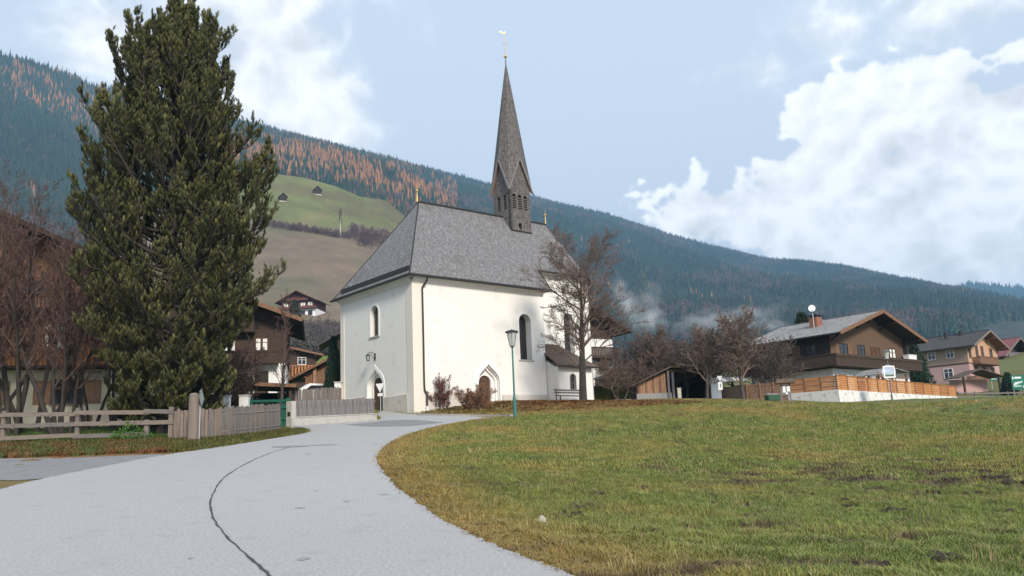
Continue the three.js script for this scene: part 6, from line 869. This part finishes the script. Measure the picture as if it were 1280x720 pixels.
{ const p = far(425.5, 293), sc = -p.z / 1102, t = thing('birch_tree', 'slender white-trunked birch on the green hill', 'tree', p); const b = growTree(91, { h: 33 * sc, r: 0.30, min: 0.05, levels: [{ segs: 8, wob: 0.08, up: 0.1, tip: 0.15 }, { n: 22, len: 0.22, spread: 0.6, from: 0.35, up: 0.1, wob: 0.3, segs: 4, tip: 0.3, ratio: 0.35 }, { n: 6, len: 0.5, spread: 0.6, from: 0.2, up: -0.2, wob: 0.3, segs: 3, tip: 0.5, ratio: 0.5 }, { n: 4, len: 0.5, spread: 0.6, from: 0.2, up: -0.3, wob: 0.3, segs: 2, tip: 0.6, ratio: 0.6 }] }); mesh('trunk', b.trunk, mat({ color: lc(0.6, 0.58, 0.55) }), t); mesh('crown', b.crown, M.twig, t); }
{ // hedgerow across the hill and grey scrub below the hill house
  const r = rngOf(101), list = [], scrub = [];
  const line = [[320, 279], [360, 284], [400, 290], [440, 297], [475, 302], [510, 312], [560, 330]];
  for (let k = 0; k < 330; k++) { const f = r() * (line.length - 1), i = Math.floor(f), x = lerp(line[i][0], line[i + 1][0], f - i), y = lerp(line[i][1], line[i + 1][1], f - i) + (r() - 0.5) * (x > 440 ? 16 : 4), p = far(x, y + 2), q = 0.6 + 0.7 * r(), big = x > 440 ? 1.15 : 0.7; list.push({ x: p.x, y: p.y - 0.6, z: p.z, h: (3 + 3 * r()) * big, w: (5 + 3 * r()) * big, turn: r() * 6, c: [0.095 * q, 0.062 * q, 0.070 * q] }); }
  scatter('hillside_hedge', 'purple-brown leafless hedgerow crossing the hill below the meadow', leafBallG, list, mat({ color: lc(1, 1, 1) }), 'hedge');
  for (let k = 0; k < 1100; k++) { const x = lerp(345, 440, r()), y = lerp(410, 445, Math.sqrt(r())), p = far(x, y), q = 0.6 + 0.7 * r(); scrub.push({ x: p.x, y: p.y - 0.5, z: p.z, h: 1.8 + 2.2 * r(), w: 2.6 + 2 * r(), turn: r() * 6, c: [0.075 * q, 0.066 * q, 0.066 * q] }); }
  scatter('hillside_scrub', 'grey leafless scrub on the slope below the hill house', leafBallG, scrub, mat({ color: lc(1, 1, 1) }), 'scrub');
}

{ // larches that stand out from the forest
  const g = coniferGeo(9, 8, 33, 0.2, 0.05), tk = new Tubes(); tk.add([V3(0, 0, 0), V3(0, 0.5, 0), V3(0, 0.97, 0)], [0.018, 0.011, 0.002], 5); const tg = tk.geo(), cm = [0, 1, 2].map((i) => mat({ color: lc(0.34 - 0.05 * i, 0.17 - 0.025 * i, 0.085 - 0.01 * i) }));
  [[53, 110, 15], [42, 109, 12], [39, 136, 12], [83, 137, 13], [92, 138, 11], [77, 161, 14], [54, 149, 10], [107, 122, 13], [350, 186, 18], [372, 198, 16], [395, 207, 18], [418, 213, 18], [440, 222, 19], [455, 228, 18], [470, 233, 20], [486, 238, 18], [497, 243, 21], [508, 246, 20], [520, 250, 19], [531, 253, 18], [545, 257, 17]].forEach(([x, y, h], i) => { const p = gp(x, y, 650, 3000), k = h * -p.z / 1102, t = thing('larch_tree', 'orange autumn larch standing out from the dark mountain forest', 'tree', V3(p.x, p.y - 1, p.z), i, 'larches on the mountain'); mesh('trunk', tg, M.bark, t); mesh('crown', g, cm[i % 3], t); t.scale.set(k, k, k); });
}

// ---------- grass, leaves, clods ----------
function tuftGeo(seed, n, spread, h, w, lean) { const r = rngOf(seed), pos = []; for (let k = 0; k < n; k++) { const a = r() * 6.283, d = Math.sqrt(r()) * spread, x = Math.cos(a) * d, z = Math.sin(a) * d, b = r() * 6.283, L = h * (0.5 + 0.7 * r()), tx = x + Math.cos(b) * L * lean * (0.4 + r()), tz = z + Math.sin(b) * L * lean * (0.4 + r()), c = Math.cos(b + 1.57) * w, s = Math.sin(b + 1.57) * w, mx = lerp(x, tx, 0.4), mz = lerp(z, tz, 0.4), my = L * 0.62; pos.push(x - c, -0.01, z - s, x + c, -0.01, z + s, mx + c * 0.8, my, mz + s * 0.8, x - c, -0.01, z - s, mx + c * 0.8, my, mz + s * 0.8, mx - c * 0.8, my, mz - s * 0.8, mx - c * 0.8, my, mz - s * 0.8, mx + c * 0.8, my, mz + s * 0.8, tx, L * 0.95, tz); } const g = new THREE.BufferGeometry(); g.setAttribute('position', new THREE.Float32BufferAttribute(pos, 3)); g.computeVertexNormals(); return g; }
const blade = new THREE.MeshPhysicalMaterial({ color: lc(1, 1, 1), roughness: 0.8, side: THREE.DoubleSide });
{
  const r = rngOf(202), near = [], mid = [], verge = [], leaves = [];
  const ok = (x, z) => { if (!isRoad(x, z)) return 9; return Math.min(roadSigned(x, z), lotSigned(x, z)); };
  const tone = (x, z, rr, az) => { const c = cover(x, z, rr, az), k = 0.75 + 0.55 * r(), s = r(); if (s > 0.91) return mul3([0.34, 0.27, 0.13], k); return [c[0] * k * (s < 0.2 ? 1.9 : 1.45), c[1] * k * (s < 0.2 ? 1.6 : 1.5), c[2] * k * 1.4]; };
  const bands = [[5.5, 11, 34000], [11, 20, 44000], [20, 34, 34000], [34, 56, 28000], [56, 84, 16000]];
  bands.forEach(([a, b, n], bi) => { for (let k = 0; k < n; k++) { const rr = Math.sqrt(lerp(a * a, b * b, r())), az = lerp(-0.25, 0.59, r()), x = rr * Math.sin(az), z = -rr * Math.cos(az), d = ok(x, z); if (d < -0.07 + 0.1 * r()) continue; const [ca, cb] = toChurch(x, z); if (ca > -0.2 && ca < 21 && cb > -0.1 && cb < 11) continue; if (rr > 68 && az > 0.05) { continue; }
    const pn = fbm(x / 0.9, z / 0.9, 3); if (pn < -0.25 && r() < 0.7) continue; if (bare(x, z) > 0.30 + 0.2 * r()) continue;
    const sc = (bi < 2 ? 1 : bi === 2 ? 1.25 : bi === 3 ? 1.6 : 1.9) * (0.65 + 0.6 * r()) * (1 + 0.35 * pn), t = { x, y: H(x, z) + (d > 0.9 ? 0.05 * fbm(x / 1.4, z / 1.4, 3) + 0.025 * noise(x * 2.3, z * 2.3) : 0) - 0.005, z, h: sc * (d < 0.5 ? 0.6 : 1), w: sc, turn: r() * 6.28, c: tone(x, z, rr, az) }; (bi < 2 ? near : mid).push(t); } });
  for (let k = 0; k < 3800; k++) { const rr = Math.sqrt(lerp(36, 40 * 40, r())), az = lerp(-0.25, 0.59, r()), x = rr * Math.sin(az), z = -rr * Math.cos(az), d = ok(x, z); if (d < 0.15 || fbm(x / 2.2 + 5, z / 2.2, 3) < 0.0) continue; const c = tone(x, z, rr, az); (rr < 20 ? near : mid).push({ x, y: H(x, z), z, h: 1.5 + 1.5 * r(), w: 1.1 + 0.5 * r(), turn: r() * 6, c: mul3(c, 0.95) }); }
  scatter('meadow_grass', 'short rough grass of the meadow beside the road', tuftGeo(1, 15, 0.085, 0.062, 0.0026, 1.1), near, blade, 'grass'); scatter('meadow_grass', 'grass of the upper meadow towards the houses', tuftGeo(2, 13, 0.12, 0.07, 0.005, 0.9), mid, blade, 'grass');
  // verge on the left
  for (let k = 0; k < 30000; k++) { const px = lerp(-30, 388, r()), d = lerp(28.5, 50, Math.pow(r(), 1.1)), q = ray(px, 550), x = q.x * d, z = -d, e = ok(x, z); if (e < 0.03) continue; if (d > 43 && px > 300) continue; const c = px < 215 && d < 37 ? (fbm(x * 0.9, z * 0.9, 3) + (r() - 0.5) * 0.7 > 0.0 ? [0.085, 0.13, 0.028] : [0.20, 0.10, 0.04]) : px >= 215 ? mix3([0.10, 0.135, 0.025], [0.16, 0.12, 0.035], r()) : [0.09, 0.15, 0.03], kk = 0.7 + 0.6 * r(); const tall = px < 225 && d < 37.5 ? 1.2 : 1.0; verge.push({ x, y: H(x, z) - 0.01, z, h: tall * (0.5 + r()), w: 1.3, turn: r() * 6, c: mul3(c, kk) }); }
  scatter('verge_grass', 'weeds and grass along the wooden fences', tuftGeo(3, 12, 0.10, 0.13, 0.007, 0.8), verge, blade, 'grass');
  // fallen leaves: along the rail fence, and under the lime tree
  const lg = new THREE.BufferGeometry(); lg.setAttribute('position', new THREE.Float32BufferAttribute([-0.04, 0, 0, 0, 0.012, -0.03, 0.045, 0.004, 0, -0.04, 0, 0, 0.045, 0.004, 0, 0.0, 0.018, 0.032], 3)); lg.computeVertexNormals();
  const leafTone = () => { const k = 0.6 + 0.8 * r(), s = r(); return s < 0.5 ? [0.25 * k, 0.10 * k, 0.035 * k] : s < 0.8 ? [0.17 * k, 0.075 * k, 0.035 * k] : [0.30 * k, 0.17 * k, 0.06 * k]; };
  for (let k = 0; k < 16000; k++) { const px = lerp(-30, 235, r()), d = lerp(28.5, 37.6, r()), q = ray(px, 550), x = q.x * d, z = -d; if (ok(x, z) < -0.15 + 0.3 * r()) continue; leaves.push({ x, y: H(x, z) + 0.03 + 0.05 * r(), z, h: 1.2, w: 1.2 + 0.6 * r(), turn: r() * 6, c: leafTone() }); }
  for (let k = 0; k < 9000; k++) { const a = r() * 6.28, d = 9.5 * Math.pow(r(), 0.7), x = TREE_AT.x - 1.5 + Math.cos(a) * d, z = TREE_AT.z + Math.sin(a) * d * 0.8; if (ok(x, z) < 0) continue; const [ca, cb] = toChurch(x, z); if (ca > 0 && ca < 12 && cb > 0 || ca >= 12 && cb > -1.3) continue; leaves.push({ x, y: H(x, z) + 0.04 + 0.05 * r(), z, h: 1.3, w: 1.6 + 0.8 * r(), turn: r() * 6, c: leafTone() }); }
  for (let k = 0; k < 1500; k++) { const x = lerp(-3, 6, r()), z = -lerp(6, 24, r()), d = ok(x, z); if (d < -0.1 || d > 1.2) continue; leaves.push({ x, y: H(x, z) + 0.03, z, h: 0.7, w: 0.55, turn: r() * 6, c: leafTone() }); }
  scatter('fallen_leaves', 'brown fallen leaves on the verges and under the lime tree', lg, leaves, blade, 'leaves');
  // clods of dark earth
  const clodG = [1, 2, 3].map((s) => { const g = new THREE.IcosahedronGeometry(1, 1), p = g.attributes.position; for (let i = 0; i < p.count; i++) { const x = p.getX(i), y = p.getY(i), z = p.getZ(i), k = 1 + 0.45 * fbm3(x * 1.6 + s * 9, y * 1.6, z * 1.6, 3); p.setXYZ(i, x * k, y * k * 0.6, z * k); } g.computeVertexNormals(); return g; });
  const heap = (seed) => { const q = rngOf(seed), l = []; for (let i = 0; i < 30; i++) { const g = clodG[i % 3].clone(), s = 0.07 + 0.22 * q() * q(), a = q() * 6.28, d = q() * (i ? 1.0 : 0); g.scale(s, s * (0.6 + 0.7 * q()), s); g.rotateY(q() * 6); g.translate(Math.cos(a) * d, s * 0.15, Math.sin(a) * d * 0.7); l.push(g); } return mergeGeometries(l); }, heaps = [1, 2, 3, 4, 5].map(heap);
  const soilM = mat({ map: tiled(tex(256, (u, v) => { const g = fbm(u * 12, v * 12, 4, 12, 0.65); return mix3([0.042, 0.026, 0.017], [0.115, 0.075, 0.050], clamp(0.5 + g)); }), 0.6), bumpMap: tiled(rough512, 0.5), bumpScale: 0.05 });
  const small = []; for (let k = 0; k < 16000; k++) { const rr = Math.sqrt(lerp(49, 62 * 62, r())), az = lerp(-0.1, 0.58, r()), x = rr * Math.sin(az), z = -rr * Math.cos(az); if (ok(x, z) < 0.8) continue; if (bare(x, z) < 0.18 + 0.16 * r()) continue; small.push({ x, y: H(x, z) + 0.02, z, h: 0.035 + 0.05 * r(), w: 0.025 + 0.06 * r() * r(), turn: r() * 6, c: mul3([1, 0.95, 0.9], 0.9 + 0.9 * r()) }); }
  scatter('earth_crumbs', 'scattered dark earth crumbs in the meadow', clodG[0], small, soilM, 'earth');
  [[1180, 566, 0.34], [1176, 700, 0.30], [955, 552, 0.30], [1100, 708, 0.16], [1118, 690, 0.1], [917, 603, 0.3], [940, 606, 0.22], [1247, 688, 0.16], [1005, 690, 0.12], [1208, 675, 0.2], [1113, 640, 0.3], [768, 573, 0.28], [1040, 602, 0.3], [1072, 603, 0.28], [757, 532, 0.24], [1260, 605, 0.45], [1215, 590, 0.4], [1235, 598, 0.36], [1190, 600, 0.3], [1245, 630, 0.28], [1075, 542, 0.26], [1232, 535, 0.25], [994, 525, 0.2], [1145, 665, 0.12], [1060, 634, 0.2], [1180, 583, 0.35], [1250, 585, 0.4], [820, 575, 0.25], [850, 602, 0.2], [780, 625, 0.2], [985, 667, 0.14], [1225, 610, 0.3]].forEach(([x, y, s], i) => { const p = gp(x, y), t = tag(mesh('earth_clod', heaps[i % 5], soilM), 'dark lump of turned-up earth lying in the meadow grass', 'clod', 'lumps of earth in the meadow'); t.position.copy(p); t.position.y += 0.02; t.rotation.y = i * 1.3; t.scale.set(s * (0.75 + 0.4 * r()), s * 0.95, s * (0.75 + 0.4 * r())); });
  { const p = gp(678, 657), g = new THREE.IcosahedronGeometry(0.055, 2), a = g.attributes.position; for (let i = 0; i < a.count; i++) { const k = 1 + 0.35 * fbm3(a.getX(i) * 14, a.getY(i) * 14, a.getZ(i) * 14, 2); a.setXYZ(i, a.getX(i) * k, a.getY(i) * k * 1.2, a.getZ(i) * k); } g.computeVertexNormals(); const s = tag(mesh('stone', g, M.stone), 'single pale stone in the grass near the road edge', 'stone'); s.position.copy(p); s.position.y += 0.06; }
}
{ // leafy green bush by the fence corner
  const p = gp(163, 553), t = thing('bramble_bush', 'small bright green bush at the rail fence beside the pine', 'bush', p); mesh('leaves', leafyGeo(81, 900, (r) => { const a = r() * 6.28, d = Math.sqrt(r()) * 0.95, y = r() * 0.85 * (1.2 - d); return [V3(Math.cos(a) * d, y, Math.sin(a) * d * 0.6), V3(0, 0.5, 0.3)]; }, 0.1), M.weed, t); const s = growTree(82, { h: 0.5, r: 0.012, min: 0.004, stems: stemsOf(83, 8, 0.7), levels: shrubLv.slice(0, 2) }); mesh('stems', [s.trunk, s.crown], M.brownTwig, t); }
{ // low mist drifting along the foot of the mountain
  const r = rngOf(303), cv = 128, al = tex(cv, (u, v) => { const d = Math.hypot(u - 0.5, v - 0.5) * 2; return sstep(1, 0.1, d + 0.5 * fbm(u * 4, v * 4, 4, 4)) * 0.06; }, false);
  const m = new THREE.MeshStandardMaterial({ color: lc(0.85, 0.87, 0.9), transparent: true, alphaMap: al, roughness: 1, side: THREE.DoubleSide, depthWrite: false });
  const list = []; const spots = [[800, 385, 26, 34], [775, 370, 16, 26], [820, 395, 20, 15], [905, 400, 50, 18], [940, 395, 34, 14], [880, 405, 40, 12], [965, 405, 20, 10]];
  const P = new THREE.PlaneGeometry(1, 1), im = new THREE.InstancedMesh(P, m, spots.length * 12), M4 = new THREE.Matrix4(), q = new THREE.Quaternion(); let n = 0;
  for (const [x, y, sx, sy] of spots) for (let k = 0; k < 12; k++) { const d = 820 + 120 * r(), p = at(x + (r() - 0.5) * sx * 1.5, y + (r() - 0.5) * sy * 1.2, d), w = (0.5 + 0.6 * r()) * d / 1102; q.setFromEuler(new THREE.Euler((r() - 0.5) * 0.7, (r() - 0.5) * 1.2, (r() - 0.5) * 0.8)); M4.compose(p, q, V3(sx * w * 1.7, sy * w * 1.7, 1)); im.setMatrixAt(n++, M4); }
  im.name = 'mist'; scene.add(im); setting(im, 'thin white mist drifting along the foot of the wooded mountain', 'mist', 'stuff');
}

renderer.render(scene, camera);
